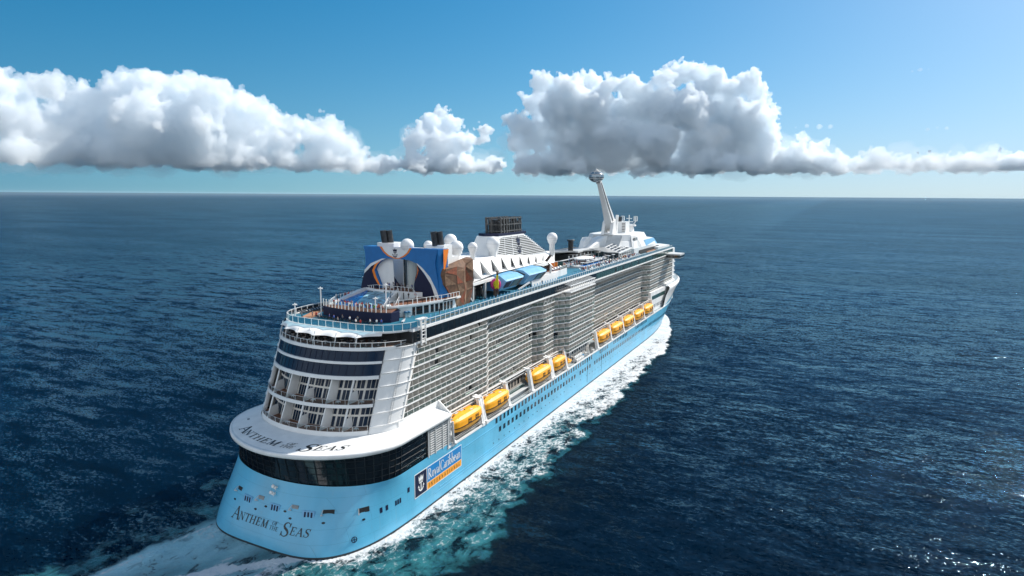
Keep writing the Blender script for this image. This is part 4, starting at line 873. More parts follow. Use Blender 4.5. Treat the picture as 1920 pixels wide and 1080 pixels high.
# lamp posts
lampM = MB(); lampM.tube([(0, 0, 0), (0, 0, 6.6)], .14, 8); LAMP = [((33.2, 11.6), 'tall white lamp post at the port corner of the navy pool base', 7.6), ((62, 20.2), 'tall white lamp post against the sea, behind the port terrace railing', 7), ((41.6, -4), 'white lamp post in front of the curved bar wall', 8.6), ((35.5, -5.2), 'short white lamp post among the glass posts of the surf pool', 5.8), ((29.4, 17.4), 'small white mast at the port after corner of the top deck', 3.2)]
for (x, y), lb, hh in LAMP:
    t = thing('lamp_post', lb, 'lamp post', (x, y, ZT), group='lamp posts on the open deck'); MB().tube([(0, 0, 0), (0, 0, hh)], .15, 8).build('pole', M_WHITE, t)
    mb = MB(); mb.bar((0, -.8, hh), (0, .8, hh), .22, .12); mb.bar((-.7, 0, hh + .05), (.7, 0, hh + .05), .22, .12); mb.lathe([(.25, 0), (.3, .1), (.12, .35), (.05, .5)], (0, 0, hh), 8); mb.build('lamp_head', M_WHITE, t)
# ------------------------------------------------------------------ painted portal in front of the skydiving tower
def pl(P, o): return [(56.0 - o, y, z) for y, z in P]
OUT = [(15.4, 63.9), (14.8, 62.4), (14.6, 59.2), (15.2, 55.9), (16, 53.6), (16.8, 50.2), (9.2, 50.2), (9.2, 52), (10.5, 54.5), (11.4, 56.7), (11.0, 58.2), (8.3, 60.1), (6.9, 60.5), (2.4, 60.6), (-1.5, 60.4), (-4.3, 59.5), (-4.5, 57.6), (-3.7, 55.5), (-3.1, 53.0), (-3.6, 49.9), (-12.2, 49.9), (-11.3, 56.0), (-10.6, 60.0), (-11.1, 62.3), (-11.7, 64.0)]
mb = MB(); mb.slab(pl(OUT, 0), (1.4, 0, 0)); POR = mb.build('painted_portal', M_BLUE, SHIP)
def flat(P, m, name, o): MB().slab(pl(P, o), (.03, 0, 0)).build(name, m, POR)
flat([(15.15, 55.8), (12.4, 58.0), (8.4, 60.0), (10.9, 58.2), (11.5, 56.7), (10.6, 54.5), (9.2, 52.0), (9.2, 50.2), (16.8, 50.2), (16, 53.5)], M_NAVY, 'navy_sweep', .05)
flat([(-4.4, 59.3), (-6.7, 56.7), (-8.9, 54.0), (-10.9, 49.9), (-3.6, 49.9), (-3.2, 53.0), (-3.7, 55.5), (-4.5, 57.6)], M_NAVY, 'navy_sweep', .05)
flat([(15.0, 56.6), (12.7, 58.7), (8.3, 60.4), (6.9, 60.4), (8.4, 59.9), (12.4, 57.9), (15.2, 55.5)], M_WHITE, 'white_stripe', .09)
flat([(-4.2, 59.7), (-6.2, 58.4), (-8.9, 55.8), (-10.9, 52.4), (-12.0, 49.95), (-10.6, 49.95), (-9.2, 53.6), (-6.9, 56.8), (-4.5, 59.1)], M_WHITE, 'white_stripe', .09)
flat([(8.6, 59.8), (10.2, 58.5), (11.3, 56.7), (10.5, 54.6), (9.1, 52.2), (9.8, 52.2), (11.4, 54.5), (12.1, 56.6), (11.0, 58.6)], M_ORANGE, 'orange_stripe', .12)
flat([(-4.4, 58.9), (-4.6, 57.6), (-4.2, 56.0), (-3.5, 54.4), (-4.3, 55.9), (-4.9, 57.6)], M_ORANGE, 'orange_stripe', .12)
flat([(9.1, 64.0), (-2.6, 64.0), (-1.5, 62.5), (-.1, 61.4), (2.0, 60.62), (4.0, 60.62), (6.3, 61.3), (7.9, 62.5)], M_ORANGE, 'orange_stripe', .07)
flat([(8.3, 64.05), (-1.9, 64.05), (-.9, 62.6), (.4, 61.6), (2.0, 60.9), (3.7, 60.9), (5.6, 61.5), (7.2, 62.6)], M_WHITE, 'white_lens', .12)
emblem(MB(), lambda u, v, e: (56 - .12 - e, 3.4 - u * 1.15, 62.15 + v), 1.45).build('crown_anchor', M_NAVY, POR)
# returns of the portal: starboard cheek, white reveal with stair, glass flight chamber
mb = MB(); mb.hexa([(56.02, -12.2, 49.9), (60, -13.2, 49.9), (60, -8, 49.9), (57.4, -8, 49.9), (56.02, -11.7, 63.95), (59, -12.6, 63.95), (59, -8, 63.95), (57.4, -8, 63.95)]); mb.build('portal_cheek', M_BLUE, POR)
mb = MB(); mb.slab([(57.2, -12.72, 63.9), (59.6, -13.0, 63.9), (57.9, -12.95, 58.5), (59.2, -13.1, 53), (58.6, -13.05, 53), (57.1, -12.85, 58.5)], (0, .05, 0)); mb.build('orange_stripe', M_ORANGE, POR)
mb = MB(); mb.bb(57.4, 60, 8.8, 15, 49.9, 63.9); mb.build('portal_cheek', M_BLUE, POR)
mb = MB(); mb.slab([(57.3, 9.0, 60.6), (57.3, 11.4, 57), (57.3, 9, 51.3), (57.3, 6.4, 51.3), (57.3, 6.9, 60.6)], (.5, -1.2, 0)); mb.build('white_reveal', M_WHITE, SHIP)
mb = MB(); mb.bb(65, 66, -8, 14, 51, 61.5); mb.bb(59.8, 60.6, -12.5, 15, 62.6, 63.8); TOW = mb.build('tower_wall', M_WHITE, SHIP)
mb = MB()
for k in range(7): mb.bb(65, 65.9, 3.6, 6.6, 57 + k * .55, 57.25 + k * .55)
mb.build('louvre', M_GREYW, TOW)
mb = MB(); mb.lathe([(3.2, 51.4), (3.2, 60.4)], (61.5, .6, 0), 16); mb.build('flight_chamber', glass_pane_mat('chamber_glass', (.93, .97, .96), .04), SHIP)
MB().lathe([(2.3, 51.4), (2.3, 60.2)], (61.9, .6, 0), 20).build('lit_interior_stand_in', M_WHITE, SHIP)  # white cylinder added inside the glass to stand in for its lit interior
mb = MB(); [mb.bb(61.5 + 3.25 * math.cos(a) - .08, 61.5 + 3.25 * math.cos(a) + .08, .6 + 3.25 * math.sin(a) - .08, .6 + 3.25 * math.sin(a) + .08, 51.3, 60.4) for a in (2.4, 3.14, 3.9, 1.6, 4.7)]; mb.build('chamber_post', M_GREYW, SHIP)
mb = MB(); mb.hexa([(57.6, 8.4, 51.3), (59, 8.4, 51.3), (59, 3.4, 51.3), (57.6, 4.6, 51.3), (57.6, 7.6, 55.4), (59, 7.6, 55.4), (59, 6.6, 55.2), (57.6, 6.8, 55.2)]); mb.build('navy_wedge', M_NAVY, SHIP)
mb = MB(); mb.bb(57.5, 60.5, -12.9, -9.4, ZT, 50); mb.build('portal_base', M_NAVY, SHIP)
# casings and twin exhausts
mb = MB(); mb.bb(60.5, 65, -10.8, -4.5, 50, 64.8); CAS = mb.build('exhaust_casing', M_WHITE, SHIP); MB().bb(65, 68.6, -10.8, -3, 50, 61.1).build('casing_step', M_WHITE, SHIP); MB().bb(57.2, 63, 4.8, 11, 62, 65.0).build('exhaust_casing', M_WHITE, SHIP)
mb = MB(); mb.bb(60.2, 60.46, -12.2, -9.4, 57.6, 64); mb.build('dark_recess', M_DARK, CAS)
mb = MB()
for k in range(13): mb.bb(60.0, 60.3, -12.5, -9.3, 57.8 + k * .5, 58.0 + k * .5)
for y in (-12.3, -10.9, -9.4): mb.bb(59.95, 60.25, y - .1, y + .1, 57.8, 64.2)
mb.build('louvre', M_WHITE, CAS)
for y, x in ((8.2, 58.9), (-8.2, 61.5)):
    mb = MB()
    for dx in (-.65, .65): mb.tube([(x + dx, y - dx * .9, 64.6), (x + dx - .4, y - dx * .9 + .4, 68.7)], .95, 14)
    mb.build('exhaust_pipe', M_STEEL, SHIP)
# ------------------------------------------------------------------ sports hall: folded white roof, bay boxes, dark arcade
def rdg(t): return Vector((lerp(80.5, 158, t), lerp(-7.2, -5.2, t), 57.7 - 3.0 * max(t - .3, 0) / .7))
def eav(t): return Vector((lerp(72.5, 137.5, t), lerp(-13.4, -10.6, t), lerp(52.5, 53.6, min(t * 4, 1)) - .6 * max(t - .3, 0)))
NF = 9; mb = MB(); sh = MB()
for i in range(NF):
    t0, t1 = i / (NF + .6), min((i + 1) / (NF + .6), 1)
    a, b, c, d = rdg(t0), rdg(t1), eav(t1), eav(t0)
    inn = Vector((a.x + .9, a.y - .5, d.z + .25))                      # foot of the fold, far inboard
    mb.poly([tuple(a), tuple(c), tuple(b)])                            # lit fold
    sh.poly([tuple(a), tuple(inn), tuple(c)]); mb.poly([tuple(inn), tuple(d), tuple(c)])
    sh.poly([tuple(a), tuple(d), tuple(inn)])
SPH = mb.build('folded_roof', M_ROOF, SHIP); sh.build('roof_fold', M_WHITE, SHIP)
mb = MB(); top = [rdg(i / 12) for i in range(13)]
mb.loft([[tuple(p) for p in top], [(p.x + 1, p.y + .8, p.z + .5) for p in top], [(p.x + 4, 10, p.z + .4) for p in top], [(p.x + 4, 14, 50) for p in top]], False, smooth=False)
mb.slab([tuple(rdg(1)), tuple(rdg(1) + Vector((0, 0, -3))), (143, -11.2, 50), (137.6, -10.8, 52.9)], (.02, .4, 0)); mb.slab([tuple(rdg(1)), (163, 13, 54.7), (163, 13, 49), tuple(rdg(1) + Vector((0, 0, -6)))], (-.4, 0, 0)); mb.build('hall_roof', M_ROOF, SHIP)
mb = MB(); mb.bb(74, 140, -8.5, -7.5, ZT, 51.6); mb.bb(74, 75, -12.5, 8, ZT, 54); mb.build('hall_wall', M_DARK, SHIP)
mb = MB(); mb.hexa([(73, -13.5, 51.4), (138, -10.8, 51.7), (138, -8, 51.7), (75, -8, 51.4), (72.5, -13.55, 52.3), (137.5, -10.85, 52.9), (138, -8, 53.5), (75, -8, 52.9)]); mb.build('eave_beam', M_WHITE, SHIP)
for x in (73.2, 81, 89, 128, 135): MB().bb(x, x + .6, -13.3, -12.7, ZT, 51.8).build('arcade_column', M_GREYW, SHIP)
MB().bar((68.6, -12.8, 51.2), (73.2, -13, ZT), .5).build('arcade_brace', M_GREYW, SHIP)
for x0, x1, z0, z1 in ((87.5, 101.5, 47.9, 53.2), (105.5, 121.5, 48, 53.2)):
    dx = 4.2
    prof = lambda x, q: [(x, -9, z1 + .3), (x + 1.5, -14.4, z1 - .4), (x + 2.2, -16.6, z1 - 1.5), (x + 1.2, -17.0, z1 - 2.0), (x - .2, -15.4, z0 + .6), (x - .6, -14.8, z0), (x - .6, -9, z0)]
    mb = MB(); mb.loft([prof(x0, 0), prof(x1 - 1, 1)], True, (True, True), False); bx = mb.build('bay_box', M_LBLUE, SHIP)
    mb = MB(); mb.slab([(x1 - 1.7, -17.05, z1 - 2.05), (x1 + .9, -17.0, z1 - 1.95), (x1 - 1.1, -15.35, z0 + .6), (x1 - 2.9, -15.4, z0 + .6)], (-.05, -.2, 0)); mb.slab([(x1 - .2, -9.2, z1 + .1), (x1 + 2.1, -14.3, z1 - .3), (x1 + 2.6, -16.6, z1 - 1.3), (x1 - .9, -15.0, z0 + .3), (x1 - 1.2, -9.2, z0 + .3)], (-.3, 0, 0)); mb.build('box_end', M_BLACK, bx)
    mb = MB(); mb.slab([(x1 - 6.2, -17.02, z1 - 2.15), (x1 - 1.8, -17.02, z1 - 2.15), (x1 - 3.0, -15.5, z0 + .75), (x1 - 8.2, -15.5, z0 + .75)], (-.05, -.14, 0)); mb.build('box_window', M_GLASS, bx)
    if x0 < 100: mb = MB(); mb.slab([(x0 + 1.6, -16.85, z1 - 2.45), (x0 + 5.4, -16.85, z1 - 2.45), (x0 + 4.8, -15.72, z1 - 4.4), (x0 + 1.4, -15.72, z1 - 4.4)], (-.03, -.12, 0)); mb.build('box_hatch', M_NAVY, bx)
mb = MB(); mb.bb(112, 136, -15.6, -15.2, ZT, 48.6); mb.bar((102, -15, 46.6), (108, -16.5, 48.6), .5); mb.bb(124, 142, -13.5, -9, ZT, 48.7); mb.build('deck_locker', M_WHITE, SHIP)
# white sun terrace forward of the hall
h = [(136, -9.5), (137, -12.6), (146, -13.2), (154, -12.6), (159.5, -10), (162.5, -6), (163.5, 0), (163.5, 12), (136, 12)]
mb = MB(); mb.prism(h, ZT, 49.0); ST = mb.build('sun_terrace', M_WHITE, SHIP); MB().prism([(x + .1, y * .98) for x, y in h], 49.0, 49.08).build('terrace_boards', M_TEAK, ST)
mb = MB(); gl = MB(); railing(mb, [(146, -13.0, 49.05), (154, -12.4, 49.05), (159.3, -9.9, 49.05), (162.3, -5.9, 49.05), (163.3, 0, 49.05)], 1.3, 1.6, .14, gl); mb.build('curved_rail', M_WHITE, ST); gl.build('rail_glass', M_PANE, ST)
for x, y, m_, lb in ((143, -10.6, M_RUST, 'left orange cabana screen'), (147.5, -10.2, M_RUST, 'second orange cabana screen'), (152, -9.6, M_GREYW, 'pale')):
    mb = MB()
    if m_ is M_RUST:
        for k in range(3): mb.bb(-.1, .1, -.75 + k * .55, -.3 + k * .55, 0, 2.9)
        o = mb.build('cabana_screen', M_ORANGE, None, (x, y, 49.08)); o.rotation_euler = (0, 0, R(58)); tag(o, 'aftmost slatted orange screen on the white sun terrace' if x < 145 else 'slatted orange screen beside the pale one on the sun terrace', 'screen', 'orange screens on the sun terrace')
        f = MB(); f.bb(-.14, .14, -.85, -.78, 0, 3); f.bb(-.14, .14, .88, .95, 0, 3); f.bb(-.14, .14, -.85, .95, 2.9, 3.05); f.build('screen_frame', M_WHITE, o)
    else:
        for k in range(5): mb.bb(-.1, .1, -2.2 + k * .9, -1.4 + k * .9, 0, 2.7)
        o = mb.build('glass_screen', M_GLASSG, None, (x, y, 49.08)); o.rotation_euler = (0, 0, R(60)); tag(o, 'pale green glass windscreen of five panes on the sun terrace', 'screen')
        f = MB(); f.bb(-.14, .14, -2.3, 2.3, 2.7, 2.85); f.bb(-.14, .14, -2.3, 2.3, -.01, .1); f.build('screen_frame', M_WHITE, o)
# ------------------------------------------------------------------ radomes
M_DOME = mat('radome', (.80, .80, .80), .45, var=.03)
for x, y, z, r, zb in ((90.9, 6, 63.8, 2.25, 58), (85.4, .2, 62.0, 2.3, 57.2), (85.5, -6.0, 62.4, 1.58, 57.2), (100.8, -5.4, 62.6, 2.45, 57.2), (151.5, -6.6, 61.7, 2.25, 54.4), (57.3, 0, 64.6, 2.0, 63.6), (80.2, 8, 62.7, 1.6, 57.5)):
    mb = MB(); mb.ball((x, y, z), r, 28); o = mb.build('radome', M_DOME, SHIP)
    if zb < z - r: mb = MB(); mb.lathe([(r * .5, zb - z), (r * .5, -r * 1.25), (r * .82, -r * .78), (r * .82, -r * .55)], (x, y, z), 20); mb.build('pedestal', M_WHITE, o)
    mb = MB(); mb.lathe([(r * 1.004, -.06), (r * 1.008, 0), (r * 1.004, .06)], (x, y, z - .1), 28); mb.build('dome_seam', M_GREYW, o)
# ------------------------------------------------------------------ main funnel
def fring(z):
    t = (z - 55) / 10; x0, x1, w = lerp(98, 104.5, t), lerp(157, 133, t), lerp(6.2, 4.4, t)
    return [(x0, -w * .7, z), (x0 + 3, -w, z), (x1 - 9 + 3 * t, -w, z), (x1 - 2, -w * .45, z), (x1, 0, z), (x1 - 2, w * .45, z), (x1 - 9 + 3 * t, w, z), (x0 + 3, w, z), (x0, w * .7, z)]
mb = MB(); mb.loft([fring(55), fring(64.6)], True, (False, True), False); FUN = mb.build('funnel_casing', M_WHITE, SHIP)
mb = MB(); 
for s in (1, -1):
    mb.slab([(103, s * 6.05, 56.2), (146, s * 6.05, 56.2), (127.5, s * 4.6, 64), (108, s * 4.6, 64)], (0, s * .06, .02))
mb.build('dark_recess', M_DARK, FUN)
mb = MB()
for k in range(12):
    z = 56.4 + k * .66; t = (z - 55) / 10; w = lerp(6.2, 4.4, t) + .12; x1 = lerp(149, 127.5, t)
    for s in (1, -1): mb.bar((lerp(98, 104.5, t) + 3.4, s * w, z), (x1, s * w, z), .3, .26)
for x, xt in ((109, 111), (116, 117), (124, 122.6)):
    mb.bar((x, -6.15, 56.2), (xt, -4.65, 64.4), .2)
mb.build('louvre', M_WHITE, FUN)
def fun_place(u, v, e): z = 60.4 + v; t = (z - 55) / 10; return (121.5 + u, -(lerp(6.2, 4.4, t) + .34 + e), z)
emblem(MB(), fun_place, 3.4).build('crown_anchor', M_NAVY, FUN)
mb = MB(); mb.prism([(107.5, -4.2), (130.5, -4.2), (136.5, 0), (130.5, 4.2), (107.5, 4.2), (105, 0)], 64.5, 65.5); mb.build('funnel_cap', M_NAVY, FUN)
mb = MB(); rs = random.Random(3)
for i in range(11):
    q_ = rs.choice((-1.6, -.6, .6, 1.6)); mb.tube([(112.6 + 1.75 * i + rs.uniform(-.2, .2), q_, 65.4), (112.2 + 1.75 * i, q_, 70.8 + rs.uniform(-.5, .4))], .85, 10)
mb.prism([(112, -2.2), (129.5, -2.2), (129.5, 2.2), (112, 2.2)], 65.5, 69.6); mb.build('exhaust_pipe', M_STEEL, FUN)
mb = MB(); O_ = [(111.6, -3.0), (128.6, -3.0), (131.5, -1.2), (131.5, 1.2), (128.6, 3.0), (111.6, 3.0), (109.8, 0)]
for z in (66.2, 68.6, 70.9):
    for a, b in zip(O_, O_[1:] + O_[:1]): mb.bar((*a, z), (*b, z), .45, .4)
for a, b in zip(O_, O_[1:] + O_[:1]):
    n = max(int(math.hypot(a[0] - b[0], a[1] - b[1]) / 2.1), 1)
    for i in range(n): x, y = lerp(a[0], b[0], i / n), lerp(a[1], b[1], i / n); mb.bar((x, y, 65.4), (x - .4, y, 71.3), rs.choice((.3, .5, .75)))
mb.build('funnel_cage', M_CAGE, FUN)
# ------------------------------------------------------------------ climbing wall
P0 = [(60.4, -10.9), (56.9, -11.6), (57.6, -13.2), (62.6, -13.9), (66.2, -14.3), (68.6, -13.3), (72, -13.9), (73.4, -12.2), (73, -10.9)]
hts = [58.6, 58.5, 58.2, 58.6, 57.8, 58.8, 59.9, 60.3, 60.4]
mb = MB(); zm = [(ZT, .72, 0), (50.8, .8, .2), (53.6, 1.0, -.3), (56.6, 1.04, .2)]; rs = random.Random(8); cx, cy0 = 67.8, -12.4; rings = []
for z, s, j in zm: rings.append([(cx + (x - cx) * s + rs.uniform(-.5, .5), cy0 + (y - cy0) * min(s * 1.2, 1) + rs.uniform(-.3, .3), z + rs.uniform(-.6, .6) * (z > ZT)) for x, y in P0])
rings.append([(x, y, h_) for (x, y), h_ in zip(P0, hts)])
mb.loft(rings, True, (False, False), False); mb.add([tuple(p) for p in rings[-1]] + [(cx, cy0, 60.4)], [(i, (i + 1) % 9, 9) for i in range(9)]); CW = mb.build('climbing_wall', M_BROWN, SHIP)
tanb, rub = MB(), MB()
for k in range(4):
    for i in (2, 3, 4, 5):
        a, b, c, d = [Vector(p) for p in (rings[k][i], rings[k][i + 1], rings[k + 1][i + 1], rings[k + 1][i])]; o = (b - a).cross(d - a).normalized() * .05
        q = (tanb, rub)[(i + k) % 2]; q.poly([tuple(p + o) for p in (a, lerp(a, b, .9), d)]) if (i * 3 + k) % 3 else q.poly([tuple(p + o) for p in (b, c, lerp(a, d, .5))])
tanb.build('tan_facet', M_TAN, CW); rub.build('rust_facet', M_RUST, CW)
# ------------------------------------------------------------------ forward: pool deck, solarium, observation arm, house
mb = MB(); mb.hexa([(166, 14, 52.2), (232, -3, 50.2), (236, 12, 50.2), (172, 20, 52.2), (166, 14, 52.7), (232, -3, 50.7), (236, 12, 50.7), (172, 20, 52.7)]); mb.build('pool_canopy_roof', M_GREY, SHIP)
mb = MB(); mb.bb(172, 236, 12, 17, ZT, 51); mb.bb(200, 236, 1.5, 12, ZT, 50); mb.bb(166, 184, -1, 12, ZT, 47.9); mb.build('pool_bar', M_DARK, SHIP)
mb = MB()
for i in range(9): x = 190 + 5.2 * i; mb.bb(x, x + .35, .6 - .1 * i, 1 - .1 * i, ZT, 50.4)
mb.bb(176, 246, .2, 1.2, 48.7, 49.0); mb.bb(206, 240, 2, 11, 50.6, 51.4); mb.bb(166, 200, -5.5, -5.2, 48.0, 48.3); mb.build('canopy_column', M_GREYW, SHIP)
mb = MB(); mb.lathe([(1.3, 0), (1.3, 5.0), (2, 5.1), (2, 5.6), (.3, 5.6)], (207, 6.5, 51.5), 14); mb.build('vent_funnel', M_STEEL, SHIP)
mb = MB(); mb.slab([(226, 7, 50.6), (243, 7, 50.6), (242, 7, 54.5), (239, 7, 56.6), (232, 7, 56.8), (229, 7, 55)], (0, 2.5, 0)); mb.build('white_fin', M_WHITE, SHIP)
mb = MB(); mb.ball((0, 0, 0), 1, 20, (6.6, 3.4, .9)); o = mb.build('sun_canopy', M_SAIL, SHIP, (190, -7.0, 49.7)); o.rotation_euler = (0, R(-1), R(-18))
mb = MB(); [mb.tube([(190 + dx, -7 + dy, ZT), (190 + dx, -7 + dy, 49.7)], .15, 6) for dx, dy in ((-5, 1.5), (5, -1.6), (0, 0))]; mb.build('canopy_pole', M_WHITE, SHIP)
mb = MB(); mb.prism([(176, -12.5), (204, -13), (204, -3), (176, -3)], ZT, 47.2); mb.prism([(184, -10.5), (214, -11), (214, -2), (184, -2)], 47.9, 48.2); mb.build('pool_surround', M_GREYW, SHIP)
mb = MB(); mb.prism([(178, -11.5), (202, -12), (202, -9), (178, -9)], 47.2, 47.26); mb.build('swimming_pool', M_POOL, SHIP)
A_, B_, C_, D_ = Vector((223.5, -14, 50)), Vector((257.5, -14.2, 51.6)), Vector((259, -3, 53.6)), Vector((222.5, -6.6, 52.4))
mb = MB(); mb.poly([tuple(p) for p in (A_, B_, C_, D_)]); SOL = mb.build('solarium_roof', M_GLASSB, SHIP)
mb = MB()
def sp_(u, v): return A_.lerp(B_, u).lerp(D_.lerp(C_, u), v) + Vector((0, 0, .12))
for i in range(6): mb.bar(sp_(i / 5, 0), sp_(i / 5, 1), .55, .3)
for i in range(5): mb.bar(sp_(0, i / 4), sp_(1, i / 4), .5, .3)
mb.hexa([tuple(p + Vector((0, 0, z))) for z in (-.5, .1) for p in (A_ + Vector((-.3, -.4, 0)), B_ + Vector((0, -.4, 0)), B_ + Vector((0, .2, 0)), A_ + Vector((-.3, .2, 0)))])
for i in range(9): p = A_.lerp(B_, i / 8); mb.bb(p.x - .2, p.x + .2, -14.3, -13.9, ZT, p.z)
for z in (48.2, 49.6): mb.bar((224, -14.1, z), (257, -14.2, z), .2)
mb.build('roof_lattice', M_WHITE, SOL)
mb = MB(); mb.slab([(216, -10.5, 50.4), tuple(A_ + Vector((-.4, 0, -.1))), tuple(D_ + Vector((0, 0, .1))), (214, -1, 52)], (0, 0, .35)); mb.bb(224, 258, -6, -5.5, ZT, 52); mb.build('solarium_screen', M_GREY, SHIP)
# house
def hring(z, x0, x1, w, c): return [(x0, -w + c, z), (x0 + c, -w, z), (x1 - c, -w, z), (x1, -w + c, z), (x1, w - c, z), (x1 - c, w, z), (x0 + c, w, z), (x0, w - c, z)]
mb = MB(); mb.loft([hring(46.4, 244, 306, 15, 6), hring(50.5, 240, 303, 15.4, 7), hring(54.3, 244, 298, 14.2, 6), hring(54.4, 244.4, 288, 13.4, 5.5), hring(58, 247, 284, 12, 4)], True, (False, True), False)
FH = mb.build('forward_house', M_WHITE, SHIP)
mb = MB(); mb.slab([(273, -15.35, 50.3), (300, -15.2, 50.3), (294, -14.35, 54.0), (271, -14.4, 54.0)], (0, -.1, 0)); mb.build('house_window', M_LBLUE, FH)
mb = MB(); mb.slab([(241, 8, 51), (241, -8.2, 51), (246, -9, 57.5), (246, 8, 57.5)], (-.25, 0, .05)); mb.slab([(246, -14.4, 51.2), (262, -15.4, 51.2), (258, -13, 57.2), (250.6, -12.2, 57.2)], (0, -.2, 0)); mb.build('grey_cladding', M_GREYW, FH)
mb = MB(); mb.bb(252, 258, -14.2, -13.5, 55.0, 56.2); mb.build('house_louvre', M_GREY, FH)
mb = MB(); mb.hexa([(226, 4, 50.6), (246, -2, 51), (247, 3, 51), (228, 9, 50.6), (238, 3, 55.5), (247, -1, 57.6), (248, 4, 57.6), (240, 7, 55.8)]); mb.build('house_buttress', M_WHITE, FH)
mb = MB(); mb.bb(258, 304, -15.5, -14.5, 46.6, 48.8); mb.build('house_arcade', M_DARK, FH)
mb = MB(); mb.bb(272, 298, -16.4, -15.8, 46.5, 47.1); mb.build('wood_bench', M_TRACK, SHIP)
mb = MB(); mb.prism([(292, -18), (316, -19.5), (322, -12), (324, 0), (322, 12), (316, 19.5), (292, 18)], 46.5, 48.4); mb.build('bridge_roof', M_WHITE, SHIP)
mb = MB(); mb.bb(262, 269, -6, 1, 58, 64.6); mb.build('mast_house', M_WHITE, SHIP)
mb = MB(); [mb.bb(261.9, 262, -5.5, -3.6, 59 + k * .9, 59.4 + k * .9) for k in range(6)]; [mb.tube([(264 + 1.6 * k, -1.5, 64.6), (264 + 1.6 * k, -1.5, 67.4)], .8, 10) for k in range(2)]; mb.build('mast_pipe', M_STEEL, SHIP)
# observation arm with glass pod (swings, but belongs to the ship)
mb = MB()
for dy in (-2.6, 2.2): mb.hexa([(244.5, dy - .7, 57.8), (252, dy - .7, 57.8), (252, dy + .9, 57.8), (244.5, dy + .9, 57.8), (247, dy - .7, 64.8), (251, dy - .7, 66.5), (251, dy + .9, 66.5), (247, dy + .9, 64.8)])
mb.bar((246, -3.4, 58.5), (246, 3.4, 58.5), .8); mb.bar((253.6, -2.8, 58), (255, -2.8, 68.6), 1.2, 1.6); ARM = mb.build('arm_pylon', M_WHITE, SHIP)
a0, a1 = Vector((251, -.3, 63)), Vector((228.2, -.6, 87.0)); ax = (a1 - a0).normalized(); nx = Vector((0, 1, 0)); nz = ax.cross(nx).normalized(); mb = MB(); rings = []
for t, w, h in ((-.12, 1.8, 1.6), (0, 2.3, 2.9), (.12, 2.1, 2.6), (.5, 1.5, 1.7), (1, 1.0, 1.05)):
    c = a0.lerp(a1, t); rings.append([tuple(c + nx * a * w + nz * b * h) for a, b in ((-1, -1), (1, -1), (1, 1), (-1, 1))])
mb.loft(rings, True, (True, True), False); mb.build('arm_boom', M_WHITE, ARM)
mb = MB(); mb.slab([tuple(a0.lerp(a1, t) + nx * -(w + .06) + nz * b) for t, w, b in ((.1, 2.1, -.5), (.97, 1.0, -.3), (.97, 1.0, .5), (.1, 2.1, .9))], (0, -.05, 0)); mb.build('boom_channel', M_STEEL, ARM)
mb = MB(); mb.ball((0, 0, 0), 3.6, 24, (1.12, 1.12, .80)); POD = mb.build('glass_pod', M_PODG, SHIP, (225.2, 0, 89.3))
mb = MB()
for k in range(8): a = k * .7854; mb.tube([(4.08 * math.cos(a) * math.sin(t), 4.08 * math.sin(a) * math.sin(t), 2.92 * math.cos(t)) for t in [math.pi * j / 10 for j in range(11)]], .09, 4)
for z, r in ((1.1, 3.78), (-1.0, 3.84), (2.5, 2.1)): mb.tube([(r * math.cos(k * .2618), r * math.sin(k * .2618), z) for k in range(25)], .16, 5)
mb.lathe([(1.4, 0), (1.4, .5), (.3, .9), (.2, 1.6)], (0, 0, 2.75), 10); mb.build('pod_frame', M_GREYW, POD)
mb = MB(); mb.tube([(2.4, -.6, -3.6), (4.6, -.6, -1.2), (5.2, -.6, 1.2), (4.2, -.6, 2.6), (2.6, -.6, 2.6)], .3, 6); mb.tube([(2.4, .6, -3.6), (4.6, .6, -1.2), (5.2, .6, 1.2), (4.2, .6, 2.6), (2.6, .6, 2.6)], .3, 6); mb.bar((2.6, 0, -3.4), (4.8, 0, .2), .5); mb.build('pod_cradle', M_GREYW, POD)
# radar mast
mb = MB(); mb.lathe([(3.2, 0), (3.0, 2.4), (2.4, 3.2)], (282, -2, 58), 16); mb.lathe([(4.2, 3.2), (4.4, 3.6), (4.2, 4)], (282, -2, 58), 16)
for y in (-6, 2, -2): mb.tube([(282, y * .6 - 1, 62), (282, y, 64.2), (282, y, 67.4 if y != -2 else 68)], .28, 6)
for y in (-6, 2): mb.bb(281.7, 282.3, y - 1.1, y - .8, 64.4, 67.2); mb.bb(281.7, 282.3, y + .8, y + 1.1, 64.4, 67.2); mb.bb(281.7, 282.3, y - 1.1, y + 1.1, 67, 67.3); mb.bb(281.7, 282.3, y - 1.1, y + 1.1, 64.3, 64.6)
mb.bb(281.7, 282.3, -6, 2, 62.2, 62.6); mb.bb(281.6, 282.4, -3.6, -.4, 65.6, 66); mb.bb(281.6, 282.4, -4.4, .4, 63.7, 64.1); mb.build('radar_mast', M_WHITE, SHIP)
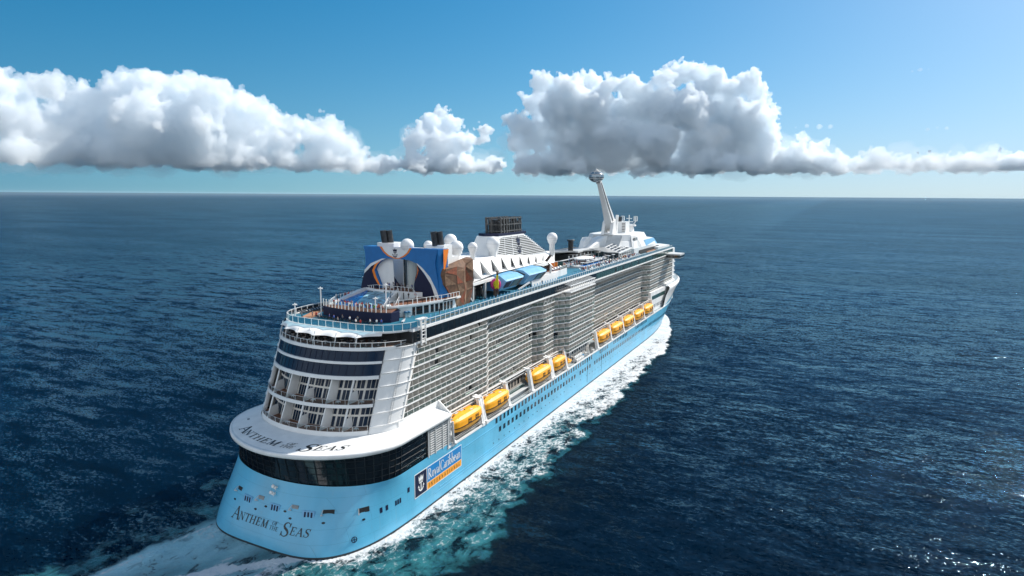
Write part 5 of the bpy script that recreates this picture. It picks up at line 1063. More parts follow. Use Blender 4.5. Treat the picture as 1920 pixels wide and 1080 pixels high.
# ------------------------------------------------------------------ davits and lifeboats
def davit(x, big=1):
    mb = MB(); z1 = 20.0
    for dx in (-.42, .42): mb.hexa([(x + dx - .25, -B + .1, 12.9), (x + dx + .25, -B + .1, 12.9), (x + dx + .25, -B + 1.5, 12.9), (x + dx - .25, -B + 1.5, 12.9), (x + dx - .25, -B + 1.5, z1), (x + dx + .25, -B + 1.5, z1), (x + dx + .25, -B + 2.5, z1 + .2), (x + dx - .25, -B + 2.5, z1 + .2)])
    mb.hexa([(x - .55, -B + .5, 12.5), (x + .55, -B + .5, 12.5), (x + .55, -B + 1.0, 12.5), (x - .55, -B + 1.0, 12.5), (x - .55, -B + 1.8, z1 - .1), (x + .55, -B + 1.8, z1 - .1), (x + .55, -B + 2.2, z1 - .1), (x - .55, -B + 2.2, z1 - .1)])
    mb.bar((x, -B + 2, z1), (x, -20.4, z1 + .5), .9, .7); mb.bar((x, -B + 1.6, 17.2), (x, -21, 18.6), .35); mb.lathe([(.5, 0), (.5, .5)], (x, -B + 1.9, z1 + .1), 8); mb.bb(x - 1.0, x + 1.0, -B - .25, -B + 1.4, 12.3, 13.3); mb.build('davit', M_WHITE, SHIP)
DX = [43.4, 60.2, 61.6, 77.6, 95.3, 112.2, 113.8, 127.2, 164.2, 183.4, 203.4, 222.8, 242.4, 261.8]
for x in DX: davit(x)
mb = MB()
for x0, x1 in ((43.4, 127), (164, 262)):
    mb.bar((x0, -21.3, 20.3), (x1, -21.3, 20.3), .3); mb.bar((x0, -21.3, 19.4), (x1, -21.3, 19.4), .14); mb.bar((x0, -23.9, 13.4), (x1, -23.9, 13.4), .07); mb.bar((x0, -23.9, 13.9), (x1, -23.9, 13.9), .07)
mb.build('davit_rail', M_WHITE, SHIP)
mb = MB()
for x in DX: mb.lathe([(.42, -.7), (.42, .7)], (x + .2, -21.6, 17.8), 8); mb.bb(x - .3, x + .8, -22.0, -21.3, 16.6, 17.4)
mb.build('davit_winch', M_BOAT, SHIP)
mb = MB(); mb.bb(78.4, 94.6, -21.6, -21.4, 12.5, 13.6); mb.bb(78.4, 94.6, -23.2, -21.6, 14.6, 14.75); mb.build('boat_cradle', M_GREYW, SHIP)
mb = MB(); mb.bb(78.4, 94.6, -21.3, -21.25, 12.6, 15.6); mb.build('promenade_window', M_GLASSG, SHIP)
def make_boat(L, W, name, label, graphics=True):
    t = thing(name, label, 'lifeboat', group='orange lifeboats under their davits'); H = 5.4
    N = 18
    def wid(u): return W / 2 * (1 - abs(2 * u - 1) ** 4.5 * .40)
    def half(prof): return prof
    rings = []
    for i in range(N + 1):
        u = i / N; x = (u - .5) * L; w = wid(u); ke = 1.3 * abs(2 * u - 1) ** 2.2
        rings.append([(x, -w, 2.5), (x, -w * .98, 1.9), (x, -w * .78, .75 + ke * .6), (x, -w * .12, .0 + ke), (x, w * .12, ke), (x, w * .78, .75 + ke * .6), (x, w * .98, 1.9), (x, w, 2.5)])
    mb = MB(); mb.loft(rings, False, (True, True), True); mb.build('boat_hull', M_BOAT, t)
    rings = []
    for i in range(N + 1):
        u = i / N; x = (u - .5) * L; w = wid(u) * .99; e = abs(2 * u - 1) ** 5 * .9
        rings.append([(x, -w, 2.45), (x, -w * .99, 3.9), (x, -w * .93, 4.45 - e * .3), (x, -w * .62, 5.1 - e * .7), (x, 0, 5.3 - e * .7), (x, w * .62, 5.1 - e * .7), (x, w * .93, 4.45 - e * .3), (x, w * .99, 3.9), (x, w, 2.45)])
    mb = MB(); mb.loft(rings, False, (True, True), False); cn = mb.build('canopy', M_BOAT, t)
    for s in (1, -1):
        mb = MB()
        for i in range(N):
            a, b = [((u - .5) * L, s * (wid(u) + .07), 2.42) for u in (i / N, (i + 1) / N)]; mb.bar(a, b, .12, .22)
        mb.build('fender_stripe', M_BLACK, t)
    mb = MB()
    for s in (1, -1): mb.slab([(-L / 2 - .06, s * .35, 3.1), (-L / 2 - .06, s * W * .17, 3.35), (-L / 2 - .06, s * W * .17, 3.75), (-L / 2 - .06, s * .35, 3.75)], (.05, 0, 0)); mb.slab([(-L / 2 - .06, s * .3, 2.55), (-L / 2 - .06, s * W * .12, 2.6), (-L / 2 - .06, s * W * .12, 2.95), (-L / 2 - .06, s * .3, 2.95)], (.05, 0, 0))
    mb.build('steering_window', M_BLACK, cn)
    for xc in (-L * .05, L * .22):
        w = wid(xc / L + .5) * .985 + .04; d = MB()
        d.slab([(xc - .8, -w, 2.3), (xc + .8, -w, 2.3), (xc + .8, -w, 3.75), (xc - .8, -w, 3.75)], (0, .03, 0)); dr = d.build('side_door', M_BOAT, t); d = MB()
        for x0, x1, z0, z1 in ((-.86, -.8, 2.1, 3.85), (.8, .86, 2.1, 3.85), (-.86, .86, 3.8, 3.86)): d.bb(xc + x0, xc + x1, -w - .05, -w, z0, z1)
        for x0, z0 in ((-.6, 3.15), (.12, 3.15), (-.6, 2.45), (.12, 2.45)): d.bb(xc + x0, xc + x0 + .46, -w - .05, -w - .01, z0, z0 + .46)
        if graphics: d.bb(xc - .6, xc + .3, -w - .06, -w - .02, 2.3, 3.0)
        d.build('door_window', M_BLACK, dr)
    mb = MB()
    for x in (-L * .33, L * .05, L * .33): mb.lathe([(.22, 0), (.22, .35), (.05, .4)], (x, .3, 5.1), 8)
    mb.bar((-L * .36, -W * .3, 4.98), (L * .36, -W * .3, 4.98), .07); mb.bar((-L * .4, 0, 4.75), (-L * .4, 0, 5.6), .2); mb.bar((L * .4, 0, 4.75), (L * .4, 0, 5.6), .2); mb.build('roof_fitting', M_STEEL, cn)
    [MB().box((x, s * W * .2, 5.24), (1.5, .5, .04)).build('reflective_tape', M_GREYW, cn) for x, s in ((-L * .18, 1), (L * .16, -1), (L * .02, 1))]
    return t
LB = make_boat(15.2, 4.7, 'lifeboat', 'x', False); TB = make_boat(14.8, 4.9, 'lifeboat', 'x', True); SB = make_boat(10.8, 4.0, 'lifeboat', 'x', False)
boats = [(LB, 51.9, 'aftmost orange lifeboat, hung right beside the white stern roof'), (LB, 69.6, 'second orange lifeboat from the stern, just aft of the empty davit bay'), (LB, 103.8, 'orange lifeboat just forward of the empty davit bay'), (SB, 120.6, 'short orange lifeboat next to the tiny rescue boat'),
         (TB, 174.0, 'orange tender lifeboat just forward of the white raft canisters'), (TB, 193.6, 'second orange tender lifeboat forward of the white raft canisters'), (TB, 213.2, 'middle one of the five orange tender lifeboats along the forward hull'), (TB, 232.7, 'fourth orange tender lifeboat, last but one before the bow'), (TB, 252.3, 'foremost orange tender lifeboat, nearest the bow')]
seen = set()
for p, x, lb in boats:
    loc = (x + .3, -B + 2.0, 13.7)
    if p.name in seen: dup(p, loc, 0, lb)
    else: p.location = loc; p['label'] = lb; seen.add(p.name)
t = thing('rescue_boat', 'tiny open orange rescue boat hanging on its own white davit amidships', 'boat', (130.8, -B + 1.5, 14.0))
rings = []
for i in range(11):
    u = i / 10; w = 1.1 * (1 - abs(2 * u - 1) ** 3 * .8); rings.append([((u - .5) * 5.6, -w, 1.1), ((u - .5) * 5.6, -w * .7, .3), ((u - .5) * 5.6, 0, .0 + .5 * abs(2 * u - 1) ** 3), ((u - .5) * 5.6, w * .7, .3), ((u - .5) * 5.6, w, 1.1), ((u - .5) * 5.6, w * .75, 1.25), ((u - .5) * 5.6, 0, .6), ((u - .5) * 5.6, -w * .75, 1.25)])
MB().loft(rings, True, (True, True)).build('boat_hull', M_BOAT, t); MB().bb(-1.6, -.4, -.5, .5, .6, 2.3).build('console', M_BOAT, t); MB().tube([(-2, -.8, 1.1), (-2, -.6, 2.5), (-2, .6, 2.5), (-2, .8, 1.1)], .12, 6).build('roll_bar', M_BLACK, t)
mb = MB(); mb.bb(128, 129, -22, -21, 12.4, 19.5); mb.bar((128.5, -21.5, 19.2), (131.5, -22.6, 18.6), .6); mb.tube([(133.8, -B + .2, 12.4), (134.4, -B + .2, 15.6), (133.4, -B + 1.2, 16.4)], .14, 6); mb.build('davit', M_WHITE, SHIP)
# raft canisters on their racks
rc = MB(); rc.tube([(0, -.75, 0), (0, -.7, 0), (0, .7, 0), (0, .75, 0)], [.35, .62, .62, .35], 12); rcm = rc.mesh('raft_canister'); rcm.materials.append(M_WHITE); band = MB(); [band.tube([(0, y, 0), (0, y + .08, 0)], .64, 12) for y in (-.35, .3)]; bm_ = band.mesh('strap'); bm_.materials.append(M_GREY)
k = 0
for i in range(5):
    for r_, (dy, dz) in enumerate(((0, .7), (1.7, .7), (.85, 1.9))):
        o = link('raft_canister', rcm, None, (139 + 1.75 * i, -B + 1.2 + dy, 12.5 + dz)); link('strap', bm_, o); tag(o, 'white liferaft canister stacked with others on the boat deck amidships', 'raft canister', 'white raft canisters amidships')
mb = MB(); rs = random.Random(5)
for i in range(46): x = 148.5 + rs.uniform(0, 13.5); y = -B + rs.uniform(.6, 3.2); s = rs.uniform(.25, .9); mb.box((x, y, 12.4 + s * .8), (s * 1.3, s, s * 1.6), rs.uniform(0, 3))
mb.build('deck_machinery', M_GREYW, SHIP)
mb = MB(); mb.box((147.6, -B + 1.6, 13.2), (2.2, 1.4, 1.3), .4); mb.build('blue_cover', M_LOUNGB, SHIP)
mb = MB()
for i in range(30): x = 40.4 + rs.uniform(0, 2.2); z = 13 + rs.uniform(0, 8.4); mb.box((x, -B + rs.uniform(-.1, .8), z), (rs.uniform(.2, .9), .3, rs.uniform(.2, .9)), rs.uniform(0, 3))
mb.tube([(42.3, -B - .3, 19.4), (42.4, -B - .4, 15), (42.8, -B - .4, 13.2), (44, -B - .3, 12.6)], .3, 8); mb.bar((40.4, -B, 12.6), (40.4, -B, 21.6), .4); mb.bar((43, -B + .2, 12.6), (43, -B + .2, 18), .3); mb.build('fairlead_frame', M_GREYW, SHIP)
mb = MB(); rs = random.Random(12)
for x in DX:
    for q in range(3): mb.box((x + rs.uniform(-1.4, 1.6), -B + rs.uniform(.4, 1.0), 12.75), (rs.uniform(.3, .8), .5, rs.uniform(.3, .7)))
mb.build('deck_fitting', M_WHITE, SHIP)
# ------------------------------------------------------------------ giraffe statue
def skin_mesh(name, pts, edges, rad, m, sub=2):
    me = bpy.data.meshes.new(name); me.from_pydata(pts, edges, []); o = bpy.data.objects.new(name + '_tmp', me); C.objects.link(o)
    md = o.modifiers.new('s', 'SKIN'); 
    if not me.skin_vertices: 
        bm = bmesh.new(); bm.from_mesh(me); bm.verts.layers.skin.verify(); bm.to_mesh(me); bm.free()
    for i, r in enumerate(rad): me.skin_vertices[0].data[i].radius = (r, r)
    me.skin_vertices[0].data[0].use_root = True
    o.modifiers.new('u', 'SUBSURF').levels = sub
    dg = bpy.context.evaluated_depsgraph_get(); r = bpy.data.meshes.new_from_object(o.evaluated_get(dg)); bpy.data.objects.remove(o)
    for ml in (m if isinstance(m, list) else [m]): r.materials.append(ml)
    for p in r.polygons: p.use_smooth = True
    return r
gp_ = [(0, 0, 4.2), (1.0, 0, 4.1), (-1.1, 0, 4.6), (-1.5, 0, 5.4), (-1.9, 0, 6.6), (-2.3, 0, 7.9), (-2.6, 0, 8.6), (-3.2, 0, 8.35), (-3.6, 0, 8.1), (-1.0, .45, 3.0), (-1.0, .45, 1.6), (-1.0, .45, .05), (-1.0, -.45, 3.0), (-1.0, -.45, 1.6), (-1.0, -.45, .05), (1.2, .45, 3.0), (1.4, .45, 1.7), (1.2, .45, .05), (1.2, -.45, 3.0), (1.4, -.45, 1.7), (1.2, -.45, .05), (-2.5, .3, 8.95), (-2.5, -.3, 8.95), (-2.45, .6, 8.75), (-2.45, -.6, 8.75), (1.7, 0, 3.6), (1.9, 0, 2.6)]
ge_ = [(0, 1), (0, 2), (2, 3), (3, 4), (4, 5), (5, 6), (6, 7), (7, 8), (2, 9), (9, 10), (10, 11), (2, 12), (12, 13), (13, 14), (1, 15), (15, 16), (16, 17), (1, 18), (18, 19), (19, 20), (6, 21), (6, 22), (6, 23), (6, 24), (1, 25), (25, 26)]
gr_ = [.95, .8, .8, .6, .42, .36, .34, .26, .2, .32, .2, .18, .32, .2, .18, .34, .2, .18, .34, .2, .18, .09, .09, .1, .1, .1, .12]
gm = skin_mesh('giraffe_body', gp_, ge_, gr_, [M_HIDE, M_YELLOW])
for p in gm.polygons:
    c = p.center
    if 3.0 < c.z < 7.6 and c.x < .75: p.material_index = 1
t = thing('giraffe_statue', 'tall giraffe statue in a yellow suit with a pink swim ring beside the sports hall', 'statue', (84.6, -15.3, ZT), R(38)); link('giraffe_body', gm, t)
mb = MB(); mb.loft([[(.75 + .62 * math.cos(b) * 1.0, (1.15 + .62 * math.sin(b)) * math.cos(a), 4.15 + (1.35 + .62 * math.sin(b)) * math.sin(a)) for b in [6.2832 * j / 10 for j in range(10)]] for a in [6.2832 * k / 20 for k in range(21)]], True); mb.build('swim_ring', M_PINK, t)
# dark animal statues standing in the arcade behind it
hp = [(0, 0, 2.6), (1.3, 0, 2.6), (-1.2, 0, 2.8), (-1.8, 0, 3.8), (-2.4, 0, 4.1), (-2.9, 0, 3.7), (-1.1, .4, 1.3), (-1.1, .4, .05), (-1.1, -.4, 1.3), (-1.1, -.4, .05), (1.3, .4, 1.3), (1.2, .4, .05), (1.3, -.4, 1.3), (1.2, -.4, .05)]
hm = skin_mesh('animal_body', hp, [(0, 1), (0, 2), (2, 3), (3, 4), (4, 5), (2, 6), (6, 7), (2, 8), (8, 9), (1, 10), (10, 11), (1, 12), (12, 13)], [.7, .6, .6, .4, .32, .2, .26, .15, .26, .15, .28, .15, .28, .15], M_DARK)
for x, y, a, lb in ((76.6, -11.4, 40, 'dark four legged statue in the shade nearest the climbing wall'), (80.4, -12.0, 30, 'dark four legged statue in the shade just behind the yellow giraffe')):
    o = link('animal_statue', hm, None, (x, y, ZT)); o.rotation_euler = (0, 0, R(a)); tag(o, lb, 'statue', 'dark statues under the hall eave')
# ------------------------------------------------------------------ people
def person_mesh(name, walk=.12, arms=0):
    pts = [(0, 0, .95), (0, 0, 1.15), (0, 0, 1.38), (0, 0, 1.50), (0, 0, 1.66), (0, 0, 1.76), (0, .1, .9), (walk, .1, .5), (walk * .6, .1, .07), (walk * .6 + .14, .1, .03), (0, -.1, .9), (-walk, -.1, .5), (-walk * 1.6, -.1, .07), (-walk * 1.6 + .14, -.1, .03), (0, .19, 1.40), (.02 + arms * .2, .25, 1.14), (.1 + arms * .3, .24, .9 + arms * .2), (0, -.19, 1.40), (.02 + arms * .2, -.25, 1.14), (.1 + arms * .3, -.24, .9 + arms * .2)]
    ed = [(0, 1), (1, 2), (2, 3), (3, 4), (4, 5), (0, 6), (6, 7), (7, 8), (8, 9), (0, 10), (10, 11), (11, 12), (12, 13), (2, 14), (14, 15), (15, 16), (2, 17), (17, 18), (18, 19)]
    rd = [.15, .14, .16, .06, .105, .07, .10, .075, .05, .04, .10, .075, .05, .04, .07, .05, .04, .07, .05, .04]
    me = skin_mesh(name, pts, ed, rd, [M_SKIN, M_SHIRT, M_TROUSER, M_HAIR], 1)
    for p in me.polygons:
        c = p.center; p.material_index = 3 if (c.z > 1.66 and c.x < .05) or c.z > 1.73 else 0
        if .93 < c.z < 1.47: p.material_index = 1 if abs(c.y) < .22 or c.z > 1.2 else 0
        if .45 < c.z <= .93 and abs(c.y) < .2: p.material_index = 2
    return me
def objcol(name, rough=.8):
    m = bpy.data.materials.new(name); m.use_nodes = True; n, l = nodes(m); i = n.new('ShaderNodeObjectInfo'); l.new(i.outputs['Color'], n['Principled BSDF'].inputs['Base Color']); n['Principled BSDF'].inputs['Roughness'].default_value = rough; return m
M_SHIRT = objcol('shirt_cloth'); M_SKIN = mat('skin', (.36, .18, .11), .6, var=0); M_TROUSER = mat('dark_trousers', (.02, .022, .035), .8, var=0); M_HAIR = mat('hair', (.03, .018, .01), .7, var=0)
PM = [person_mesh('person_a', .10), person_mesh('person_b', .02, .6), person_mesh('person_c', .2)]
COLS = dict(red=(.55, .02, .02), orange=(.75, .16, .02), green=(.12, .42, .02), black=(.015, .015, .018), white=(.7, .7, .7), blue=(.02, .08, .35), maroon=(.2, .012, .02), grey=(.2, .2, .21))
def person(x, y, z, col, lb, grp=None, k=0, a=0):
    o = link('person', PM[k % 3], None, (x, y, z)); o.rotation_euler = (0, 0, a); o.color = (*COLS[col], 1); o.scale = (1.08, 1.08, 1.05); tag(o, lb, 'person', grp)
rs = random.Random(21)
spots = [('black', 34.2, 1.5), ('maroon', 34.0, -.6), ('black', 34.1, -2.2), ('black', 34.4, -3.0), ('red', 34.3, -4.2), ('green', 34.5, -5.6), ('orange', 34.7, -6.6), ('black', 36.2, -6.2), ('white', 34.3, -1.4), ('blue', 36.0, -2.5), ('red', 34.0, .4), ('black', 35.4, 3.2)]
LBS = ['person in dark clothes leaning at the middle of the glass posts', 'person in maroon watching the surf from the spectator deck', 'dark dressed person right of the maroon one at the surf pool', 'second dark dressed person in the pair at the surf pool', 'person in a red shirt left of the green one at the pool posts', 'person in a bright green shirt between red and orange shirts', 'person in a bright orange shirt at the right end of the pool posts', 'person in black standing behind the orange shirt by the pool', 'person in a white shirt among the surf spectators', 'person in a blue shirt close to the surf water', 'person in a bright red shirt near the middle spectators', 'person in black at the left of the surf spectators']
for i, (c, x, y) in enumerate(spots): person(x, y, 49.0, c, LBS[i], 'people watching the surf pool', i, rs.uniform(-.5, .5))
for i in range(26): person(34.3 + rs.uniform(.2, 3.2), 10 - i * .72 + rs.uniform(-.3, .3), 49.0, rs.choice(['black', 'black', 'grey', 'red', 'white', 'blue', 'maroon']), 'small figure in the crowd of onlookers on the brown spectator deck', 'crowd on the spectator deck', i, rs.uniform(0, 6))
for i in range(16): person(27.2 + rs.uniform(0, 4), 14 - i * 1.7 + rs.uniform(-.5, .5), ZT, rs.choice(['black', 'grey', 'red', 'white', 'blue']), 'small figure strolling between the stern rail and the navy pool base', 'people at the stern rail', i, rs.uniform(0, 6))
person(52.4, -6.2, 49.8, 'red', 'person in a red shirt standing high on the bar roof terrace', None, 0, .6); person(51.2, -4.6, 49.8, 'black', 'person in black beside the red shirt on the bar roof terrace', None, 1, .4)
person(56.2, -3.4, 51.32, 'orange', 'person in orange on the upper deck at the foot of the portal', None, 0, 0); person(44, -11.6, ZT, 'black', 'person in dark clothes walking past the towel bins', None, 2, .3); person(50.5, -15.6, ZT, 'black', 'person walking on the blue deck before the bar windows', None, 2, .3); person(37.5, -13, ZT, 'black', 'person in black standing at the foot of the navy ramp', None, 0, 2); person(118, -17, ZT, 'black', 'lone person on the blue track beside the blue bay boxes', None, 2, .2)
for i in range(9): person(56.4 + rs.uniform(0, 1), -1.5 + i * 1.1, 51.32, rs.choice(['blue', 'black', 'grey', 'white']), 'small figure in the crowd in front of the glass flight chamber', 'crowd below the flight chamber', i, rs.uniform(0, 6))
for i in range(14): person(44 + i * 1.6, 15.6 + rs.uniform(-.9, .9), 49.0, rs.choice(['red', 'black', 'maroon', 'grey', 'white']), 'small figure standing along the port terrace railing', 'people on the port terrace', i, rs.uniform(0, 6))
for i in range(60): person(166 + rs.uniform(0, 92), -15.6 + rs.uniform(-1.6, 1.6), ZT, rs.choice(['red', 'black', 'white', 'orange', 'blue', 'grey']), 'tiny figure in the crowd on the starboard side of the pool deck', 'crowd on the forward pool deck', i, rs.uniform(0, 6))
for i in range(34): person(164 + rs.uniform(0, 50), -1.5 + rs.uniform(-2.5, 4), rs.choice([ZT, ZT + .02]) if 1 else 0, rs.choice(['red', 'black', 'white', 'grey']), 'tiny figure in the shade around the pool canopy', 'crowd under the pool canopy', i, rs.uniform(0, 6)) if 0 else None
for i in range(46): person(168 + rs.uniform(0, 46), -8 + rs.uniform(-4.2, 5.6), 48.2 if i % 3 else 47.2, rs.choice(['red', 'black', 'white', 'blue', 'grey', 'maroon']), 'tiny figure among the loungers around the swimming pool', 'crowd around the swimming pool', i, rs.uniform(0, 6))
# ------------------------------------------------------------------ sun loungers, tables
def lounger_mesh(m):
    b = MB(); b.box((0, 0, .36), (1.25, .62, .1)); b.slab([(.6, -.31, .34), (.6, .31, .34), (1.25, .31, .82), (1.25, -.31, .82)], (-.05, 0, .08))
    for x in (-.5, .5):
        for y in (-.26, .26): b.bb(x - .04, x + .04, y - .04, y + .04, 0, .34)
    me = b.mesh('sun_lounger'); me.materials.append(m); return me
LM = [lounger_mesh(M_LOUNGE), lounger_mesh(M_LOUNGB), lounger_mesh(M_WHITE)]
def lounger(k, x, y, z, a, lb, grp): o = link('sun_lounger', LM[k], None, (x, y, z)); o.rotation_euler = (0, 0, a); tag(o, lb, 'sun lounger', grp)
for i in range(26): lounger(0, 33 + i * 1.05, 18.4 - .1 * (i < 3), ZT, R(100), 'dark sun lounger in the long row along the port deck edge', 'dark loungers along the port edge')
for i in range(15): lounger(0, 30.6 + .12 * abs(i - 7), 10.6 - i * 1.35, ZT, R(172), 'dark sun lounger in the row under the navy pool base', 'dark loungers under the navy pool base')
lounger(2, 36.4, -13.4, ZT, R(20), 'pale sun lounger lying askew at the end of the navy ramp', None)
for i in range(70):
    x = 167 + i * 1.28; lounger((2, 1, 2, 0)[i % 4], x, -17.2 + .5 * math.sin(i), ZT, R(95), ('white', 'blue', 'white', 'dark')[i % 4] + ' sun lounger in the packed row along the forward deck rail', ('white', 'blue', 'white', 'dark')[i % 4] + ' loungers along the forward rail')
for i in range(48):
    x = 208 + (i % 24) * .62; lounger((2, 0)[i % 2], 206 + (i % 24) * 1.9, -12.4 - 1.8 * (i // 24), ZT, R(80), ('white', 'dark')[i % 2] + ' sun lounger in the inner rows beside the solarium', ('white', 'dark')[i % 2] + ' inner loungers by the solarium')
for i in range(9): lounger((1, 2)[i % 2], 140 + i * 1.7, -12.0 + .1 * i, 49.08, R(70), ('blue', 'white')[i % 2] + ' sun lounger on the brown boards of the sun terrace', ('blue', 'white')[i % 2] + ' loungers on the sun terrace')
for i in range(60):
    x = 170 + (i % 20) * 2.1; r_ = i // 20; lounger((2, 1, 0)[(i + r_) % 3], x + .4 * r_, (-13.4, -6.6, -4.6)[r_], ZT if r_ == 0 else 47.2 if x < 184 else 48.2, R(85 if r_ else 100), ('white', 'blue', 'dark')[(i + r_) % 3] + ' sun lounger on the stepped deck around the swimming pool', ('white', 'blue', 'dark') [(i + r_) % 3] + ' loungers around the swimming pool')
for i in range(7):
    t = thing('lamp_post', 'slim white T shaped lamp post between the loungers on the pool deck', 'lamp post', (168 + 7.5 * i, -14.3, ZT), group='T shaped lamp posts on the pool deck'); MB().tube([(0, 0, 0), (0, 0, 3.6)], .11, 6).build('pole', M_WHITE, t); MB().bb(-.7, .7, -.7, .7, 3.5, 3.75).build('lamp_head', M_WHITE, t)
tb = MB(); tb.lathe([(.35, 0), (.06, .05), (.06, .7), (.45, .72), (.45, .76)], n=10); tbm = tb.mesh('terrace_table'); tbm.materials.append(M_WHITE)
ch = MB(); ch.box((0, 0, .45), (.48, .48, .07)); ch.bb(-.26, -.2, -.24, .24, .45, .95); [ch.bb(a - .03, a + .03, b - .03, b + .03, 0, .44) for a in (-.2, .2) for b in (-.2, .2)]; chm = ch.mesh('terrace_chair'); chm.materials.append(M_LOUNGE)
for i in range(13):
    y = 15.6 - 2.55 * i
    for r_ in range(2):
        x = aft_pt(y, 42.9) + 2.0 + 2.7 * r_; o = link('terrace_table', tbm, None, (x, y, 42.98)); tag(o, 'small white round table in the ' + ('outer' if not r_ else 'inner') + ' row under the stern sail canopy', 'table', ('outer' if not r_ else 'inner') + ' tables under the sail canopy')
        for q, (dx, dy, a) in enumerate(((-.8, 0, 0), (.8, 0, math.pi), (0, .8, -1.57), (0, -.8, 1.57))):
            o = link('terrace_chair', chm, None, (x + dx, y + dy, 42.98)); o.rotation_euler = (0, 0, a); tag(o, 'dark chair at a white round table under the stern sail canopy', 'chair', 'chairs under the sail canopy')
sm = MB(); sm.box((0, 0, .4), (.9, .9, .1)); [sm.bb(a - .05, a + .05, b - .05, b + .05, 0, .4) for a in (-.35, .35) for b in (-.35, .35)]; smm = sm.mesh('balcony_table'); smm.materials.append(M_WHITE)
for lv, z0 in (('lower', 24.33), ('upper', 30.23)):
    for y in (12.8, 3.2, -3.2, -9.6, -14.6): o = link('balcony_table', smm, None, (aft_pt(y, z0) + 1.0, y, z0)); tag(o, 'low square white table on the ' + lv + ' loft suite terrace', 'table', 'tables on the ' + lv + ' suite terrace')
# ------------------------------------------------------------------ wake: aerated water and foam alongside and astern
def wake_mat():
    m = bpy.data.materials.new('wake_water'); m.use_nodes = True; n, l = nodes(m); n.remove(n['Principled BSDF']); out = n['Material Output']
    nv, tc, h = wave_normal(n, l, .8); at = n.new('ShaderNodeAttribute'); at.attribute_name = 'wake'; sp = n.new('ShaderNodeSeparateColor'); l.new(at.outputs['Color'], sp.inputs[0])
    fd, ad, sm = sp.outputs[0], sp.outputs[1], sp.outputs[2]
    P = tc.outputs['Object']
    mp = n.new('ShaderNodeMapping'); mp.inputs['Scale'].default_value = (.75, 1, 1); l.new(P, mp.inputs[0]); V = mp.outputs[0]
    n1 = noi(n, l, V, .24, 9, .68, .55); n2 = noi(n, l, V, 1.1, 8, .74, 1.2)
    wv = n.new('ShaderNodeVectorMath'); wv.operation = 'ADD'; nc = n.new('ShaderNodeTexNoise'); nc.inputs['Scale'].default_value = .5; nc.inputs['Detail'].default_value = 4; l.new(V, nc.inputs[0]); sc_ = n.new('ShaderNodeVectorMath'); sc_.operation = 'SCALE'; sc_.inputs['Scale'].default_value = 2.4; l.new(nc.outputs['Color'], sc_.inputs[0]); l.new(V, wv.inputs[0]); l.new(sc_.outputs[0], wv.inputs[1])
    vo = n.new('ShaderNodeTexVoronoi'); vo.feature = 'DISTANCE_TO_EDGE'; vo.inputs['Scale'].default_value = .55; l.new(wv.outputs[0], vo.inputs['Vector']); lace = rng(n, l, vo.outputs['Distance'], 0, .22, 1, 0)
    mix = mth(n, l, 'ADD', mth(n, l, 'MULTIPLY', n1, .50), mth(n, l, 'ADD', mth(n, l, 'MULTIPLY', n2, .50), mth(n, l, 'MULTIPLY', lace, .075)))
    thr = mth(n, l, 'SUBTRACT', .86, mth(n, l, 'MULTIPLY', fd, .62)); foam = rng(n, l, mth(n, l, 'SUBTRACT', mix, thr), -.02, .17)
    foam = mth(n, l, 'MULTIPLY', foam, rng(n, l, fd, 0, .12), True)
    aer = mth(n, l, 'MULTIPLY', ad, rng(n, l, n1, .36, .62, .08, 1.0), True)
    c1 = n.new('ShaderNodeMix'); c1.data_type = 'RGBA'; c1.inputs[6].default_value = (.0005, .0043, .0100, 1); c1.inputs[7].default_value = (.030, .155, .175, 1); l.new(aer, c1.inputs[0])
    c3 = n.new('ShaderNodeMix'); c3.data_type = 'RGBA'; c3.inputs[7].default_value = (.50, .80, .87, 1); l.new(sm, c3.inputs[0]); l.new(c1.outputs[2], c3.inputs[6])
    c2 = n.new('ShaderNodeMix'); c2.data_type = 'RGBA'; c2.inputs[7].default_value = (.64, .655, .67, 1); l.new(foam, c2.inputs[0]); l.new(c3.outputs[2], c2.inputs[6]); 
    bp2 = n.new('ShaderNodeBump'); bp2.inputs['Distance'].default_value = .6; bp2.inputs['Strength'].default_value = .8; l.new(mth(n, l, 'ADD', mth(n, l, 'MULTIPLY', mix, 1.2), mth(n, l, 'MULTIPLY', foam, .3)), bp2.inputs['Height']); l.new(nv, bp2.inputs['Normal'])
    ws = water_shader(n, l, bp2.outputs[0], c3.outputs[2]); fo = n.new('ShaderNodeBsdfDiffuse'); l.new(bp2.outputs[0], fo.inputs['Normal']); l.new(c2.outputs[2], fo.inputs[0]); ms = n.new('ShaderNodeMixShader'); l.new(mth(n, l, 'MAXIMUM', foam, sm), ms.inputs[0]); l.new(ws, ms.inputs[1]); l.new(fo.outputs[0], ms.inputs[2])
    al = mth(n, l, 'MAXIMUM', mth(n, l, 'MAXIMUM', foam, sm), rng(n, l, aer, .0, .25)); tr = n.new('ShaderNodeBsdfTransparent'); mx = n.new('ShaderNodeMixShader'); l.new(al, mx.inputs[0]); l.new(tr.outputs[0], mx.inputs[1]); l.new(ms.outputs[0], mx.inputs[2]); l.new(mx.outputs[0], out.inputs[0])
    return m
M_WAKE = wake_mat()
def sms(a, b, x): t = np.clip((x - a) / (b - a), 0, 1); return t * t * (3 - 2 * t)
